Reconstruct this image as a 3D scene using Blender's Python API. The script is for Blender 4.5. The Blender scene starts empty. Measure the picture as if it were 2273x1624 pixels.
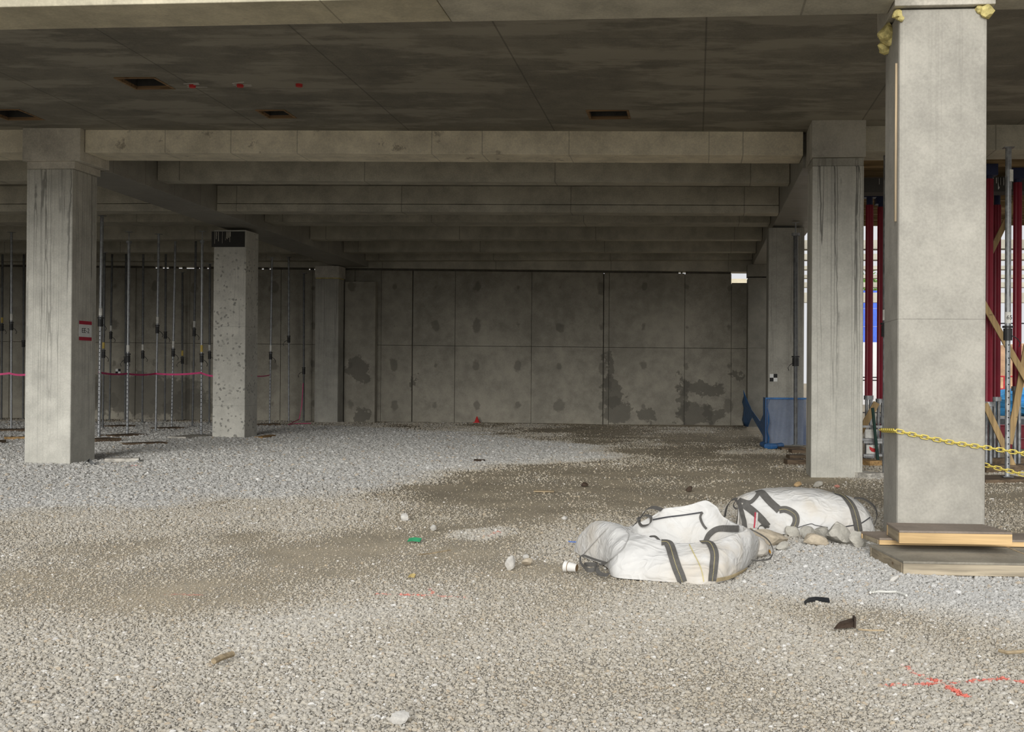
import bpy, bmesh, math, random
import numpy as np
from mathutils import Vector, Matrix, noise as mnoise
from mathutils.bvhtree import BVHTree

# ---------------------------------------------------------------- camera
random.seed(7)
SC = bpy.context.scene
COL = SC.collection
FPX, CYAW, CPITCH, CROLL, PPX, PPY = 2565.0, -0.0824, -0.0058, 0.0064, 1332.0, 812.0
EYE = np.array([0.0, 0.0, 1.6])
def _cam_rot():
    cy, sy = math.cos(CYAW), math.sin(CYAW); cp, sp = math.cos(CPITCH), math.sin(CPITCH); cr, sr = math.cos(CROLL), math.sin(CROLL)
    Ry = np.array([[cy, -sy, 0], [sy, cy, 0], [0, 0, 1]]); B = np.array([[1, 0, 0], [0, 0, -1], [0, 1, 0]])
    Rp = np.array([[1, 0, 0], [0, cp, -sp], [0, sp, cp]]); Rr = np.array([[cr, -sr, 0], [sr, cr, 0], [0, 0, 1]])
    return Rr @ Rp @ B @ Ry
CR = _cam_rot()
cam_data = bpy.data.cameras.new('camera'); cam = bpy.data.objects.new('camera', cam_data); COL.objects.link(cam)
_M = (np.diag([1, -1, -1]) @ CR).T
cam.matrix_world = Matrix.Translation(EYE) @ Matrix(_M.tolist()).to_4x4()
cam_data.sensor_width = 36.0; cam_data.lens = FPX / 2273 * 36.0; cam_data.shift_x = -(PPX - 1136.5) / 2273
cam_data.clip_end = 500
SC.camera = cam
# ---------------------------------------------------------------- sky, soft sun behind the camera, exposure
W = bpy.data.worlds.new('overcast_sky'); SC.world = W; W.use_nodes = True
_bg = W.node_tree.nodes['Background']; _bg.inputs[0].default_value = (0.97, 0.98, 1.0, 1); _bg.inputs[1].default_value = 0.78
sun_d = bpy.data.lights.new('hazy_sun', 'SUN'); sun_d.energy = 2.85; sun_d.angle = math.radians(30); sun_d.color = (1.0, 0.985, 0.95)
sun = bpy.data.objects.new('hazy_sun', sun_d); COL.objects.link(sun)
sun.rotation_euler = Vector((0.04, 0.965, -0.264)).to_track_quat('-Z', 'Y').to_euler(); sun.location = (0, -20, 20)
SC.view_settings.view_transform = 'Standard'; SC.view_settings.look = 'None'; SC.view_settings.gamma = 1.0
SC.view_settings.use_curve_mapping = False; SC.view_settings.exposure = 0.0

# ---------------------------------------------------------------- placing helpers: ground or depth plane behind a point of the survey photo
def ray(u, v): return CR.T @ np.array([(u - PPX) / FPX, (v - PPY) / FPX, 1.0])
def at(u, v, Y): d = ray(u, v); return Vector(EYE + d * (Y / d[1]))
def atz(u, v, Z=0.0): d = ray(u, v); return Vector(EYE + d * ((Z - 1.6) / d[2]))
def atx(u, v, X): d = ray(u, v); return Vector(EYE + d * (X / d[0]))

# ---------------------------------------------------------------- scene helpers
WL = {}
def tag(o, label=None, cat=None, group=None, kind=None):
    if label: o['label'] = label
    if cat: o['category'] = cat
    if group: o['group'] = group
    if kind: o['kind'] = kind
    return o
def thing(name, loc, label, cat, group=None):
    o = bpy.data.objects.new(name, None); COL.objects.link(o); o.location = loc; o.empty_display_size = 0.1
    WL[o] = Vector(loc); return tag(o, label, cat, group)
class MB:
    def __init__(s): s.v = []; s.f = []
    def add(s, vs, fs):
        n = len(s.v); s.v += [Vector(p) for p in vs]; s.f += [tuple(i + n for i in f) for f in fs]; return s
    def hexa(s, b, t):            # 4 bottom points (ccw from above), 4 top points
        return s.add(list(b) + list(t), [(3, 2, 1, 0), (4, 5, 6, 7), (0, 1, 5, 4), (1, 2, 6, 5), (2, 3, 7, 6), (3, 0, 4, 7)])
    def box(s, x0, x1, y0, y1, z0, z1):
        q = [(x0, y0), (x1, y0), (x1, y1), (x0, y1)]
        return s.hexa([(x, y, z0) for x, y in q], [(x, y, z1) for x, y in q])
    def obox(s, c, size, R=None):
        R = R or Matrix.Identity(3); c = Vector(c); a, b, h = (k / 2 for k in size)
        q = [(-a, -b), (a, -b), (a, b), (-a, b)]
        return s.hexa([c + R @ Vector((x, y, -h)) for x, y in q], [c + R @ Vector((x, y, h)) for x, y in q])
    def beamp(s, p0, p1, w, h, up=(0, 0, 1)):  # bar from p0 to p1
        p0 = Vector(p0); p1 = Vector(p1); d = (p1 - p0).normalized(); u = Vector(up)
        sd = d.cross(u).normalized(); u = sd.cross(d).normalized()
        def ring(p): return [p - sd * w / 2 - u * h / 2, p + sd * w / 2 - u * h / 2, p + sd * w / 2 + u * h / 2, p - sd * w / 2 + u * h / 2]
        return s.add(ring(p0) + ring(p1), [(0, 1, 2, 3), (7, 6, 5, 4), (0, 4, 5, 1), (1, 5, 6, 2), (2, 6, 7, 3), (3, 7, 4, 0)])
    def cyl(s, p0, p1, r0, r1=None, n=12, caps=True, flute=0.0):
        p0 = Vector(p0); p1 = Vector(p1); r1 = r0 if r1 is None else r1
        d = (p1 - p0).normalized(); a = Vector((1, 0, 0)) if abs(d.x) < 0.9 else Vector((0, 1, 0))
        u = d.cross(a).normalized(); w = d.cross(u)
        vs = []
        for p, r in ((p0, r0), (p1, r1)):
            for i in range(n):
                t = 2 * math.pi * i / n; rr = r * (1 - (flute if i % 2 else 0))
                vs.append(p + u * rr * math.cos(t) + w * rr * math.sin(t))
        fs = [(i, (i + 1) % n, n + (i + 1) % n, n + i) for i in range(n)]
        if caps: fs += [tuple(range(n - 1, -1, -1)), tuple(range(n, 2 * n))]
        return s.add(vs, fs)
    def tube(s, pts, r, n=8, closed=False):
        pts = [Vector(p) for p in pts]; m = len(pts); vs = []
        for i, p in enumerate(pts):
            a = pts[(i - 1) % m] if (closed or i) else p; b = pts[(i + 1) % m] if (closed or i < m - 1) else p
            d = (b - a).normalized(); k = Vector((0, 0, 1)) if abs(d.z) < 0.9 else Vector((1, 0, 0))
            u = d.cross(k).normalized(); w = u.cross(d)
            vs += [p + u * r * math.cos(2 * math.pi * j / n) + w * r * math.sin(2 * math.pi * j / n) for j in range(n)]
        fs = []
        for i in range(m if closed else m - 1):
            i2 = (i + 1) % m
            fs += [(i * n + j, i * n + (j + 1) % n, i2 * n + (j + 1) % n, i2 * n + j) for j in range(n)]
        if not closed: fs += [tuple(range(n - 1, -1, -1)), tuple((m - 1) * n + j for j in range(n))]
        return s.add(vs, fs)
    def ribbon(s, pts, sides, w, th, normals=None):
        pts = [Vector(p) for p in pts]; m = len(pts); vs = []
        for i, p in enumerate(pts):
            d = (pts[min(i + 1, m - 1)] - pts[max(i - 1, 0)]).normalized(); sd = Vector(sides[i]).normalized()
            nn = (Vector(normals[i]) if normals else sd.cross(d)).normalized()
            ww = w[i] if isinstance(w, (list, tuple)) else w
            vs += [p - sd * ww / 2, p + sd * ww / 2, p + sd * ww / 2 + nn * th, p - sd * ww / 2 + nn * th]
        fs = []
        for i in range(m - 1):
            a = i * 4; b = a + 4
            fs += [(a + j, a + (j + 1) % 4, b + (j + 1) % 4, b + j) for j in range(4)]
        fs += [(3, 2, 1, 0), tuple(4 * (m - 1) + j for j in range(4))]
        return s.add(vs, fs)
    def build(s, name, mat, parent=None, loc=None, smooth=False, bevel=0.0, label=None):
        org = WL[parent] if parent else (Vector(loc) if loc is not None else s.base())
        me = bpy.data.meshes.new(name); me.from_pydata([tuple(p - org) for p in s.v], [], s.f); me.validate(); me.update()
        if mat: me.materials.append(mat)
        bm = bmesh.new(); bm.from_mesh(me); bmesh.ops.recalc_face_normals(bm, faces=bm.faces); bm.to_mesh(me); bm.free()
        if smooth: me.polygons.foreach_set('use_smooth', [True] * len(me.polygons))
        o = bpy.data.objects.new(name, me); COL.objects.link(o)
        if parent: o.parent = parent
        else: o.location = org
        WL[o] = org
        if bevel:
            b = o.modifiers.new('bevel', 'BEVEL'); b.width = bevel; b.segments = 2; b.limit_method = 'ANGLE'; b.angle_limit = 0.6
        if label: o['label'] = label
        return o
    def base(s):
        n = len(s.v); c = sum(s.v, Vector()) / n; return Vector((c.x, c.y, min(p.z for p in s.v)))

# ---------------------------------------------------------------- materials
class Sh:
    def __init__(s, name):
        s.m = bpy.data.materials.new(name); s.m.use_nodes = True; s.t = s.m.node_tree; s.N = s.t.nodes
        s.b = s.N['Principled BSDF']; s.out = s.N['Material Output']
        g = s.N.new('ShaderNodeNewGeometry'); s.P = g.outputs['Position']; s.Nrm = g.outputs['Normal']
        x = s.N.new('ShaderNodeSeparateXYZ'); s.t.links.new(s.P, x.inputs[0]); s.X, s.Y, s.Z = x.outputs
    def set(s, sock, v):
        if isinstance(v, bpy.types.NodeSocket): s.t.links.new(v, sock)
        elif isinstance(v, tuple) and len(v) == 3 and sock.type == 'RGBA': sock.default_value = (*v, 1)
        else: sock.default_value = v
    def ma(s, op, a, b=0.0, c=0.0, clamp=False):
        n = s.N.new('ShaderNodeMath'); n.operation = op; n.use_clamp = clamp
        s.set(n.inputs[0], a); s.set(n.inputs[1], b); s.set(n.inputs[2], c); return n.outputs[0]
    def vm(s, op, a, b=(0, 0, 0)):
        n = s.N.new('ShaderNodeVectorMath'); n.operation = op; s.set(n.inputs[0], a); s.set(n.inputs[1], b); return n.outputs[0]
    def xyz(s, x, y, z):
        n = s.N.new('ShaderNodeCombineXYZ'); s.set(n.inputs[0], x); s.set(n.inputs[1], y); s.set(n.inputs[2], z); return n.outputs[0]
    def noise(s, scale, detail=4.0, vec=None, rough=0.55, dist=0.0):
        n = s.N.new('ShaderNodeTexNoise'); s.set(n.inputs['Vector'], vec if vec is not None else s.P)
        n.inputs['Scale'].default_value = scale; n.inputs['Detail'].default_value = detail; n.inputs['Roughness'].default_value = rough
        n.inputs['Distortion'].default_value = dist; return n.outputs[0]
    def voro(s, scale, vec=None, feature='F1'):
        n = s.N.new('ShaderNodeTexVoronoi'); n.feature = feature; s.set(n.inputs['Vector'], vec if vec is not None else s.P); n.inputs['Scale'].default_value = scale
        return n
    def rng(s, v, a, b, c=0.0, d=1.0):
        n = s.N.new('ShaderNodeMapRange'); n.interpolation_type = 'SMOOTHSTEP'; s.set(n.inputs[0], v)
        for i, k in enumerate((a, b, c, d)): n.inputs[i + 1].default_value = k
        return n.outputs[0]
    def mix(s, f, a, b, mode='MIX'):
        n = s.N.new('ShaderNodeMix'); n.data_type = 'RGBA'; n.blend_type = mode
        s.set(n.inputs[0], f); s.set(n.inputs[6], a); s.set(n.inputs[7], b); return n.outputs[2]
    def attr(s, name, typ='GEOMETRY', out=2):
        n = s.N.new('ShaderNodeAttribute'); n.attribute_name = name; n.attribute_type = typ; return n.outputs[out]
    def strokes(s, segs):      # sprayed paint: strokes lying on the ground
        r = 0.0; sp = s.noise(22, 3); sp2 = s.noise(4, 2)
        for (a, b, w, k) in segs:
            a = atz(*a); b = atz(*b); dx, dy = b.x - a.x, b.y - a.y; ll = dx * dx + dy * dy
            px = s.ma('SUBTRACT', s.X, a.x); py = s.ma('SUBTRACT', s.Y, a.y)
            t = s.ma('DIVIDE', s.ma('ADD', s.ma('MULTIPLY', px, dx), s.ma('MULTIPLY', py, dy)), ll, clamp=True)
            ex = s.ma('SUBTRACT', px, s.ma('MULTIPLY', t, dx)); ey = s.ma('SUBTRACT', py, s.ma('MULTIPLY', t, dy))
            d = s.ma('SQRT', s.ma('ADD', s.ma('MULTIPLY', ex, ex), s.ma('MULTIPLY', ey, ey)))
            d = s.ma('ADD', d, s.ma('MULTIPLY', s.ma('SUBTRACT', sp, 0.42), w * 4.0)); d = s.ma('ADD', d, s.ma('MULTIPLY', s.ma('SUBTRACT', sp2, 0.45), w * 1.6))
            r = s.ma('MAXIMUM', r, s.rng(d, w, w * 0.3, 0, k * 0.9))
        return r
    def bump(s, h, strength=0.3, dist=0.02):
        n = s.N.new('ShaderNodeBump'); n.inputs['Strength'].default_value = strength; n.inputs['Distance'].default_value = dist
        s.set(n.inputs['Height'], h); s.set(s.b.inputs['Normal'], n.outputs[0])
    def fin(s, col, rough=0.8, metal=0.0, spec=0.3):
        s.set(s.b.inputs['Base Color'], col); s.set(s.b.inputs['Roughness'], rough); s.set(s.b.inputs['Metallic'], metal)
        s.b.inputs['Specular IOR Level'].default_value = spec; return s.m

def plain(name, col, rough=0.7, metal=0.0, var=0.25, scale=6.0, spec=0.3):
    s = Sh(name); n = s.noise(scale, 5); n2 = s.noise(scale * 9, 3)
    f = s.ma('ADD', s.ma('MULTIPLY', n, 0.7), s.ma('MULTIPLY', n2, 0.3))
    lo = tuple(c * (1 - var) for c in col); hi = tuple(min(1, c * (1 + var)) for c in col)
    s.bump(n2, 0.15, 0.004)
    return s.fin(s.mix(s.rng(f, 0.3, 0.7), lo, hi), rough, metal, spec)

def concrete(name, col=(0.40, 0.385, 0.34), streak=0.0, ztop=5.0, zlen=4.5, seams=(), stains=(), ties=None, rough=0.8, blotch=0.5, rust=0.0, spec=0.3, spots=0.0, gloss=0.0, seam_dark=0.45, pale=0.0):
    s = Sh(name)
    big = s.noise(0.55, 6, rough=0.62); mid = s.noise(3.2, 6, rough=0.6); fine = s.noise(38, 4); grain = s.noise(160, 2)
    f = s.ma('ADD', s.ma('ADD', s.ma('MULTIPLY', big, 0.45), s.ma('MULTIPLY', mid, 0.35)), s.ma('MULTIPLY', fine, 0.2))
    v = 0.22 * (0.6 + blotch)
    c = s.mix(s.rng(f, 0.34, 0.66), tuple(k * (1 - v) for k in col), tuple(k * (1 + v * 0.8) for k in col))
    c = s.mix(s.ma('MULTIPLY', s.rng(grain, 0.35, 0.2), 0.35), c, tuple(k * 0.5 for k in col))
    if blotch:
        d = s.rng(s.noise(1.7, 7, vec=s.vm('ADD', s.P, (31, 7, 3)), rough=0.68), 0.56, 0.72)
        c = s.mix(s.ma('MULTIPLY', d, 0.42 * blotch), c, tuple(k * 0.5 for k in col))
    if pale:
        d = s.rng(s.noise(0.8, 8, vec=s.vm('MULTIPLY', s.vm('ADD', s.P, (3, 57, 3)), (0.6, 1.6, 1)), rough=0.68), 0.47, 0.58)
        c = s.mix(s.ma('MULTIPLY', d, pale), c, tuple(min(1, k * 1.7) for k in col))
    if streak:
        base = s.vm('MULTIPLY', s.P, (13.0, 13.0, 0.14)); wob = s.noise(2.2, 3)
        base = s.vm('ADD', base, s.xyz(s.ma('MULTIPLY', wob, 0.35), s.ma('MULTIPLY', wob, 0.35), 0.0))
        l = s.noise(1.0, 0, vec=base); l2 = s.noise(1.3, 0, vec=s.vm('ADD', base, (40, 13, 7)))
        gate = s.rng(s.noise(0.55, 1, vec=s.vm('MULTIPLY', base, (0.6, 0.6, 1.2))), 0.4, 0.5)
        line = s.ma('MULTIPLY', s.ma('MAXIMUM', s.rng(s.ma('ABSOLUTE', s.ma('SUBTRACT', l, 0.5)), 0.04, 0.012), s.rng(s.ma('ABSOLUTE', s.ma('SUBTRACT', l2, 0.52)), 0.028, 0.008)), gate)
        wide = s.rng(s.noise(0.7, 3, vec=base), 0.52, 0.7)
        fade = s.rng(s.ma('ADD', s.Z, s.ma('MULTIPLY', s.noise(2.5, 2, vec=s.vm('MULTIPLY', s.P, (1, 1, 0.02))), 4.0)), ztop - zlen, ztop + 1.2)
        c = s.mix(s.ma('MULTIPLY', s.ma('MULTIPLY', line, fade), streak), c, tuple(k * 0.3 for k in col))
        c = s.mix(s.ma('MULTIPLY', s.ma('MULTIPLY', wide, fade), streak * 0.18), c, tuple(k * 0.45 for k in col))
    if spots:
        vn = s.voro(10.0, vec=s.vm('ADD', s.P, s.xyz(s.ma('MULTIPLY', s.noise(9, 2), 0.12), 0.0, s.ma('MULTIPLY', s.noise(8, 2), 0.1))))
        sp = s.ma('MULTIPLY', s.rng(vn.outputs['Distance'], 0.36, 0.18), s.rng(s.noise(1.6, 3), 0.38, 0.55))
        c = s.mix(s.ma('MULTIPLY', sp, spots), c, tuple(k * 0.42 for k in col))
    if rust:
        r = s.rng(s.noise(2.2, 8, vec=s.vm('ADD', s.P, (11, 0, 5)), rough=0.75), 0.6, 0.68)
        c = s.mix(s.ma('MULTIPLY', r, rust), c, (0.12, 0.08, 0.045))
    if ties:
        (px, ox), (pz, oz) = ties
        dx = s.ma('PINGPONG', s.ma('ADD', s.X, 100 * px - ox), px / 2); dz = s.ma('PINGPONG', s.ma('ADD', s.Z, 100 * pz - oz), pz / 2)
        rr = s.ma('SQRT', s.ma('ADD', s.ma('MULTIPLY', dx, dx), s.ma('MULTIPLY', s.ma('MULTIPLY', dz, dz), 0.5)))
        rr = s.ma('ADD', s.ma('ADD', rr, s.ma('MULTIPLY', s.ma('SUBTRACT', s.noise(5, 3), 0.5), 0.25)), s.ma('MULTIPLY', s.ma('SUBTRACT', s.noise(0.8, 1), 0.45), 0.35))
        c = s.mix(s.rng(rr, 0.13, 0.07, 0, 0.6), c, tuple(k * 0.4 for k in col))
    for (sx, sz, rx, rz) in stains:
        wx = s.noise(1.9, 5, vec=s.vm('ADD', s.P, (sx, 0, 3)), rough=0.7); wz = s.noise(2.3, 5, vec=s.vm('ADD', s.P, (0, 9, sz)), rough=0.7); ex = s.ma('DIVIDE', s.ma('ADD', s.ma('SUBTRACT', s.X, sx), s.ma('MULTIPLY', s.ma('SUBTRACT', wx, 0.5), 1.3)), rx); ez = s.ma('DIVIDE', s.ma('ADD', s.ma('SUBTRACT', s.Z, sz), s.ma('MULTIPLY', s.ma('SUBTRACT', wz, 0.5), 1.1)), rz)
        e = s.ma('ADD', s.ma('ADD', s.ma('MULTIPLY', ex, ex), s.ma('MULTIPLY', ez, ez)), s.ma('MULTIPLY', s.ma('SUBTRACT', s.noise(7.0, 5, rough=0.65), 0.5), 1.2))
        c = s.mix(s.rng(e, 1.05, 0.75, 0, 0.72), c, tuple(k * 0.36 for k in col))
    h = s.ma('ADD', s.ma('MULTIPLY', fine, 0.5), s.ma('MULTIPLY', grain, 0.25))
    for (ax, per, off, wd) in seams:
        co = {'x': s.X, 'y': s.Y, 'z': s.Z}[ax]
        d = s.ma('PINGPONG', s.ma('ADD', co, 100 * per - off), per / 2)
        ln = s.rng(s.ma('ADD', d, s.ma('MULTIPLY', s.noise(14, 2), wd * 0.5)), wd * 1.6, wd * 0.5)
        c = s.mix(s.ma('MULTIPLY', ln, 1 - seam_dark), c, tuple(k * 0.3 for k in col)); h = s.ma('SUBTRACT', h, ln)
    s.bump(h, 0.35, 0.012)
    ro = s.rng(mid, 0.3, 0.7, rough - 0.08 - gloss, rough + 0.06)
    return s.fin(c, ro, 0.0, spec)

def timber(name, col, axis='x', dark=0.5, knots=True, scale=1.0):
    s = Sh(name); st = {'x': (0.6, 14, 14), 'y': (14, 0.6, 14), 'z': (14, 14, 0.6)}[axis]
    g = s.noise(1.6 * scale, 5, vec=s.vm('MULTIPLY', s.P, st), rough=0.6, dist=0.6); b = s.noise(1.2, 4)
    c = s.mix(s.rng(g, 0.3, 0.7), tuple(k * dark for k in col), tuple(min(1, k * 1.2) for k in col))
    c = s.mix(s.ma('MULTIPLY', s.rng(b, 0.5, 0.75), 0.4), c, tuple(k * 0.55 for k in col))
    if knots:
        v = s.voro(2.0 * scale, vec=s.vm('MULTIPLY', s.P, (1, 1.6, 3)))
        c = s.mix(s.rng(v.outputs['Distance'], 0.1, 0.05, 0, 0.7), c, (0.13, 0.07, 0.035))
    s.bump(g, 0.25, 0.006); return s.fin(c, 0.75, 0.0, 0.25)

def galv(name, col=(0.36, 0.37, 0.375), rough=0.45):
    s = Sh(name); n = s.noise(9, 5); n2 = s.noise(60, 3)
    c = s.mix(s.rng(n, 0.35, 0.7), tuple(k * 0.62 for k in col), tuple(k * 1.2 for k in col)); c = s.mix(s.ma('MULTIPLY', s.rng(n2, 0.6, 0.7), 0.5), c, (0.14, 0.12, 0.1))
    s.bump(n2, 0.2, 0.002); return s.fin(c, s.rng(n, 0.3, 0.7, rough - 0.1, rough + 0.15), 0.55, 0.5)
# ================================================================ GROUND
def vnoise(x, y, seed=0):
    xi = np.floor(x).astype(np.int64); yi = np.floor(y).astype(np.int64); xf = x - xi; yf = y - yi
    def h(a, b):
        k = (a * 374761393 + b * 668265263 + seed * 974634777) & 0xffffffff
        k = ((k ^ (k >> 13)) * 1274126177) & 0xffffffff; return ((k ^ (k >> 16)) & 0xffff) / 65535.0
    u = xf * xf * (3 - 2 * xf); v = yf * yf * (3 - 2 * yf)
    return (h(xi, yi) * (1 - u) + h(xi + 1, yi) * u) * (1 - v) + (h(xi, yi + 1) * (1 - u) + h(xi + 1, yi + 1) * u) * v
def fbm(x, y, o=4, seed=0):
    a = 0.5; r = 0; t = 0
    for i in range(o): r = r + a * vnoise(x * 2 ** i, y * 2 ** i, seed + i); t += a; a *= 0.5
    return r / t
def sstep(a, b, x): t = np.clip((x - a) / (b - a), 0, 1); return t * t * (3 - 2 * t)
def poly_mask(px, X, Y, soft):
    pts = [atz(u, v) for u, v in px]; n = len(pts)
    ins = np.zeros(X.shape, bool); dist = np.full(X.shape, 1e9)
    for i in range(n):
        a, b = pts[i], pts[(i + 1) % n]
        c = (a.y > Y) != (b.y > Y)
        with np.errstate(divide='ignore', invalid='ignore'):
            xc = (b.x - a.x) * (Y - a.y) / (b.y - a.y + 1e-12) + a.x
        ins ^= c & (X < xc)
        dx, dy = b.x - a.x, b.y - a.y; t = np.clip(((X - a.x) * dx + (Y - a.y) * dy) / (dx * dx + dy * dy + 1e-12), 0, 1)
        dist = np.minimum(dist, np.hypot(X - a.x - t * dx, Y - a.y - t * dy))
    sd = np.where(ins, dist, -dist); return sstep(-soft, soft, sd)
GREY = [(-300, 935), (-300, 1180), (0, 1135), (300, 1122), (640, 1100), (860, 1072), (1010, 1035), (1330, 1016), (1300, 985), (1000, 958), (760, 944), (300, 936)]
WHITE_R = [(1640, 1305), (1690, 1205), (1800, 1200), (1960, 1212), (2300, 1245), (2500, 1400), (1950, 1345), (1760, 1320)]
BROWN = [(1040, 1038), (1400, 1012), (1700, 1012), (1960, 1078), (1965, 1115), (1600, 1115), (1400, 1150), (1255, 1215), (1285, 1262), (1020, 1265), (760, 1215), (830, 1120)]
BROWN_R = [(2180, 1072), (2400, 1072), (2400, 1125), (2180, 1118)]
BROWN_L = [(-100, 1255), (380, 1262), (900, 1255), (1000, 1300), (500, 1345), (-100, 1350)]
def ground_h(X, Y): return (fbm(X * 0.7, Y * 0.7, 3, 5) - 0.5) * 0.05 * sstep(2.0, 4.0, Y)
def zone(X, Y):
    wx = X + (fbm(X * 1.1, Y * 1.1, 4, 11) - 0.5) * 1.6; wy = Y + (fbm(X * 1.1 + 9, Y * 1.1, 4, 23) - 0.5) * 2.0
    z = 0.55 + (fbm(X * 0.8, Y * 0.5, 4, 3) - 0.5) * 1.5
    z = z + sstep(10.5, 6.5, Y) * 0.18 + sstep(3.5, 1.5, Y) * 0.4  # last term: unseen ground behind the camera made paler, added for bounce light
    z = z - sstep(17, 24, Y) * sstep(-7, -2, X) * 0.4
    b = np.maximum(np.maximum(poly_mask(BROWN, wx, wy, 1.0), poly_mask(BROWN_R, wx, wy, 0.5)), poly_mask(BROWN_L, wx, wy, 0.6) * 0.5)
    z = z * (1 - b) + (0.12 + (fbm(X * 1.6, Y * 1.2, 4, 41) - 0.5) * 0.7) * b
    g = np.maximum(poly_mask(GREY, wx, wy, 0.7), poly_mask(WHITE_R, X + (wx - X) * 0.3, Y + (wy - Y) * 0.3, 0.5))
    z = z * (1 - g) + (1.0) * g
    c = poly_mask([(975, 1190), (1010, 1172), (1130, 1168), (1175, 1182), (1090, 1200)], X + (wx - X) * 0.3, Y + (wy - Y) * 0.3, 0.12)
    z = np.maximum(z, c * 0.95)
    return np.clip(z, 0, 1), g
STROKES = [((2012, 1470), (2030, 1488), 0.05, 0.9), ((2030, 1485), (2085, 1508), 0.045, 0.95), ((2080, 1505), (2145, 1542), 0.05, 0.95), ((1955, 1518), (2060, 1512), 0.03, 0.8), ((2060, 1512), (2160, 1506), 0.035, 0.85), ((2150, 1504), (2230, 1500), 0.045, 0.9), ((2230, 1502), (2290, 1510), 0.03, 0.8),
    ((892, 1318), (942, 1322), 0.06, 0.75), ((830, 1316), (1030, 1326), 0.03, 0.5), ((955, 1305), (962, 1318), 0.025, 0.6), ((1085, 1186), (1105, 1178), 0.06, 0.5), ((375, 1312), (445, 1316), 0.05, 0.35), ((275, 1033), (310, 1032), 0.12, 0.4)]
xs = np.unique(np.concatenate([np.arange(-150, -26, 8), np.arange(-26, 9.01, 0.125), np.arange(10, 150, 6)]))
ys = np.unique(np.concatenate([np.arange(-90, 2, 6), np.arange(2, 40.01, 0.125), np.arange(41, 52, 1.0), np.arange(55, 200, 9)]))
GX, GY = np.meshgrid(xs, ys); GZ = ground_h(GX, GY) * sstep(9.5, 8.5, GX) * sstep(-27, -25.5, GX) - 0.012
def grid_mesh(name, X, Y, Z, keep=None):
    ny, nx = X.shape; co = np.stack([X, Y, Z], -1).reshape(-1, 3); idx = np.arange(nx * ny).reshape(ny, nx)
    q = np.stack([idx[:-1, :-1], idx[:-1, 1:], idx[1:, 1:], idx[1:, :-1]], -1)
    if keep is not None: q = q[keep[:-1, :-1]]
    q = q.reshape(-1, 4); me = bpy.data.meshes.new(name)
    me.vertices.add(len(co)); me.vertices.foreach_set('co', co.astype(np.float32).ravel())
    me.loops.add(q.size); me.loops.foreach_set('vertex_index', q.astype(np.int32).ravel())
    me.polygons.add(len(q)); me.polygons.foreach_set('loop_start', np.arange(0, q.size, 4, dtype=np.int32)); me.update(calc_edges=True); return me
def fattr(me, name, arr):
    a = me.attributes.new(name, 'FLOAT', 'POINT'); a.data.foreach_set('value', arr.astype(np.float32).ravel())
ZO, GM = zone(GX, GY)
BROWN_C = (0.42, 0.35, 0.245); BEIGE_C = (0.55, 0.51, 0.435); GREY_C = (0.53, 0.525, 0.505)
s = Sh('dirt_and_gravel'); zf = s.attr('zone'); gm = s.attr('greyness')
v1 = s.voro(75.0); rnd = s.N.new('ShaderNodeSeparateColor'); s.t.links.new(v1.outputs['Color'], rnd.inputs[0])
st = s.mix(gm, BEIGE_C, GREY_C); st = s.mix(s.ma('MULTIPLY', rnd.outputs[0], 0.75), st, s.mix(0.5, (0.22, 0.2, 0.17), st)); st = s.mix(s.ma('MULTIPLY', rnd.outputs[1], 0.35), st, (0.68, 0.66, 0.62))
gap = s.rng(v1.outputs['Distance'], 0.35, 0.62); st = s.mix(s.ma('MULTIPLY', gap, 0.6), st, (0.20, 0.18, 0.145))
dn = s.noise(1.1, 7, rough=0.65); dirt = s.mix(s.rng(dn, 0.35, 0.65), tuple(k * 0.72 for k in BROWN_C), tuple(k * 1.25 for k in BROWN_C)); dirt = s.mix(s.ma('MULTIPLY', s.rng(s.noise(110, 4), 0.35, 0.65), 0.5), dirt, (0.47, 0.42, 0.33)); v3 = s.voro(150.0); sc3 = s.N.new('ShaderNodeSeparateColor'); s.t.links.new(v3.outputs['Color'], sc3.inputs[0]); dirt = s.mix(s.rng(sc3.outputs[0], 0.62, 0.7, 0, 0.6), dirt, (0.56, 0.51, 0.42)); dirt = s.mix(s.rng(sc3.outputs[1], 0.72, 0.8, 0, 0.5), dirt, (0.22, 0.185, 0.13))
thr = s.ma('ADD', zf, s.ma('MULTIPLY', s.ma('SUBTRACT', rnd.outputs[2], 0.5), 0.5))
isst = s.rng(thr, 0.3, 0.5)
c = s.mix(isst, dirt, st); c = s.mix(s.strokes(STROKES), c, (0.80, 0.17, 0.12))
s.bump(s.ma('ADD', s.ma('MULTIPLY', s.ma('MULTIPLY', isst, s.ma('SUBTRACT', 0.7, v1.outputs['Distance'])), 1.0), s.ma('MULTIPLY', s.noise(70, 4), 0.25)), 0.9, 0.02)
M_GROUND = s.fin(c, 0.92, 0, 0.15)
me = grid_mesh('floor', GX, GY, GZ); fattr(me, 'zone', ZO); fattr(me, 'greyness', GM); me.materials.append(M_GROUND)
me.polygons.foreach_set('use_smooth', np.ones(len(me.polygons), bool))
floor = bpy.data.objects.new('floor', me); COL.objects.link(floor); tag(floor, 'uneven ground of packed brown dirt and crushed grey gravel', 'ground', kind='structure')

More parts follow.
